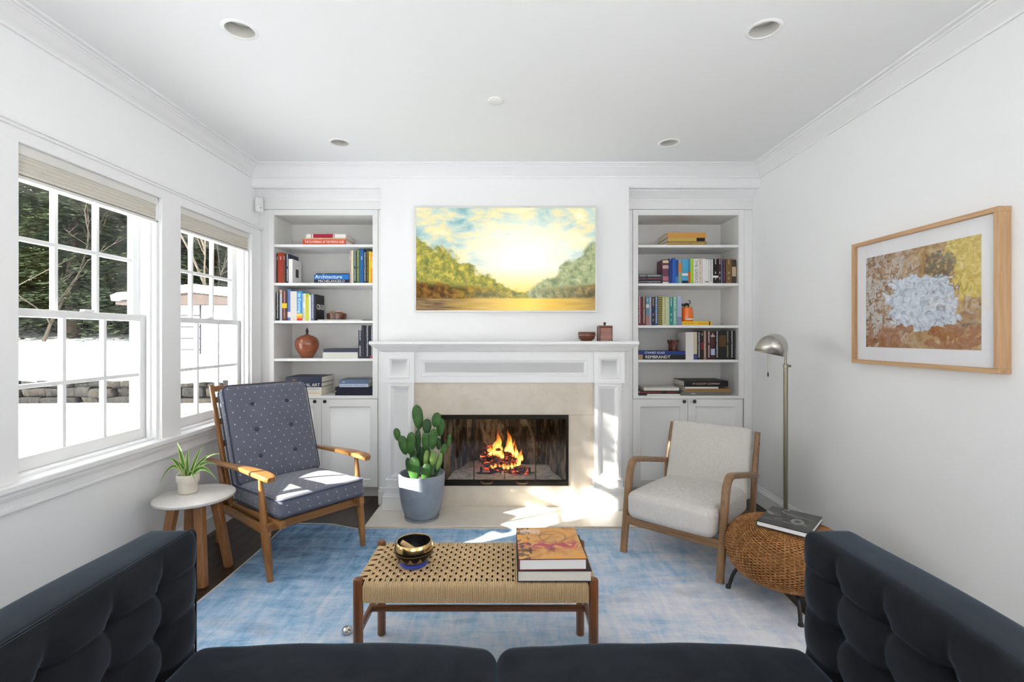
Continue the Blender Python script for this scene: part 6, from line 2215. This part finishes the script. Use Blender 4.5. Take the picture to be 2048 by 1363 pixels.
# ================================================================ FRAMED PICTURE
OAK = wood('light_oak', (0.44, 0.25, 0.12), (0.62, 0.40, 0.22), 'y', 1.0, 0.45)
OAKZ = wood('light_oak_upright', (0.44, 0.25, 0.12), (0.62, 0.40, 0.22), 'z', 1.0, 0.45)
pf = thing('framed_picture', (XR, 2.331, 1.205), 'large abstract painting in a light oak frame on the white wall', 'picture')
hy = 0.4115
PH = 0.680
xf = 1.980 - XR
fw = 0.021
for (z0, z1) in ((0, fw), (PH - fw, PH)):
    MB().box(xf, 0.0, -hy, hy, z0, z1).build('frame_rail', OAK, pf, bevel=0.0015)
for s in (-1, 1):
    MB().box(xf, 0.0, min(s * hy, s * (hy - fw)), max(s * hy, s * (hy - fw)), fw, PH - fw).build('frame_stile', OAKZ, pf, bevel=0.0015)
MB().box(xf + 0.020, xf + 0.026, -hy + fw, hy - fw, fw, PH - fw).build('mat_board', plain('white_mat', (0.83, 0.83, 0.86), 0.8), pf)


def paint_mat():
    t = NT('abstract_painting')
    tc = t.N('TexCoord')
    g = t.sep(tc.outputs['Generated'])
    u = t.math('SUBTRACT', 1.0, g[1])
    v = g[2]
    cv = t.N('CombineXYZ', {0: t.math('MULTIPLY', u, 1.3), 1: v}).outputs[0]
    n1 = t.noise(cv, 6.0, 5, 0.6, 1.4)
    n2 = t.noise(t.mapped((1, 1, 1), (4, 7, 0), src=cv), 11.0, 5, 0.62, 1.8)
    n3 = t.noise(t.mapped((1, 1, 1), (9, 2, 0), src=cv), 4.0, 4, 0.6, 1.0)
    tan = t.ramp(n1, [(0.30, (0.10, 0.06, 0.04)), (0.42, (0.38, 0.22, 0.10)), (0.55, (0.50, 0.34, 0.18)), (0.68, (0.58, 0.44, 0.28))])
    busy = t.ramp(n2, [(0.34, (0.06, 0.045, 0.05)), (0.46, (0.36, 0.20, 0.09)), (0.54, (0.52, 0.50, 0.50)), (0.64, (0.60, 0.66, 0.74)), (0.74, (0.70, 0.52, 0.24))])
    wl_ = t.math('MULTIPLY_ADD', t.math('ABSOLUTE', t.math('SUBTRACT', u, 0.02)), -2.2, 1.15, clamp=True)
    c = t.mix(t.math('MULTIPLY', wl_, 0.85), tan, busy)
    c = t.mix(t.math('MULTIPLY', t.ramp(n3, [(0.5, (0, 0, 0)), (0.6, (1, 1, 1))]), 0.55), c, busy)
    # pale cloth in the middle
    ww = t.math('ADD', t.math('MULTIPLY_ADD', n1, 0.22, -0.11), t.math('MULTIPLY_ADD', n3, 0.42, -0.21))
    uu = t.math('ADD', t.math('ADD', u, ww), t.math('MULTIPLY_ADD', v, 0.14, -0.07))
    vv = t.math('SUBTRACT', v, t.math('MULTIPLY', ww, 0.7))
    m = t.math('MULTIPLY', t.math('MULTIPLY', t.math('GREATER_THAN', uu, 0.26), t.math('LESS_THAN', uu, 0.80)), t.math('MULTIPLY', t.math('GREATER_THAN', vv, 0.20), t.math('LESS_THAN', vv, 0.70)))
    cloth = t.ramp(n2, [(0.30, (0.20, 0.18, 0.22)), (0.40, (0.45, 0.50, 0.62)), (0.52, (0.62, 0.72, 0.84)), (0.66, (0.82, 0.85, 0.90))])
    c = t.mix(t.math('MULTIPLY', m, 0.88), c, cloth)
    # yellow corner, rust patches along the foot
    ym = t.math('MULTIPLY', t.math('GREATER_THAN', uu, 0.83), t.math('GREATER_THAN', vv, 0.44))
    c = t.mix(t.math('MULTIPLY', ym, 0.8), c, t.ramp(n2, [(0.35, (0.55, 0.38, 0.08)), (0.55, (0.78, 0.62, 0.16)), (0.7, (0.80, 0.76, 0.45))]))
    rm = t.math('MULTIPLY', t.math('LESS_THAN', vv, 0.20), t.math('GREATER_THAN', n3, 0.52))
    c = t.mix(t.math('MULTIPLY', rm, 0.75), c, (0.34, 0.12, 0.03))
    dm = t.math('MULTIPLY', t.math('GREATER_THAN', n2, 0.47), t.math('LESS_THAN', t.math('SQRT', t.math('ADD', t.math('POWER', t.math('SUBTRACT', u, 0.70), 2.0), t.math('POWER', t.math('SUBTRACT', v, 0.80), 2.0))), 0.13))
    c = t.mix(t.math('MULTIPLY', dm, 0.75), c, (0.13, 0.12, 0.10))
    t.bsdf(c, 0.7, spec=0.2)
    return t.m


MB().box(xf + 0.0185, xf + 0.0215, 2.009 - 2.331, 2.655 - 2.331, 1.298 - 1.205, 1.791 - 1.205).build('painting', paint_mat(), pf)
MB().box(xf + 0.006, xf + 0.008, -hy + fw, hy - fw, fw, PH - fw).build('glass', PICGLASS, pf)
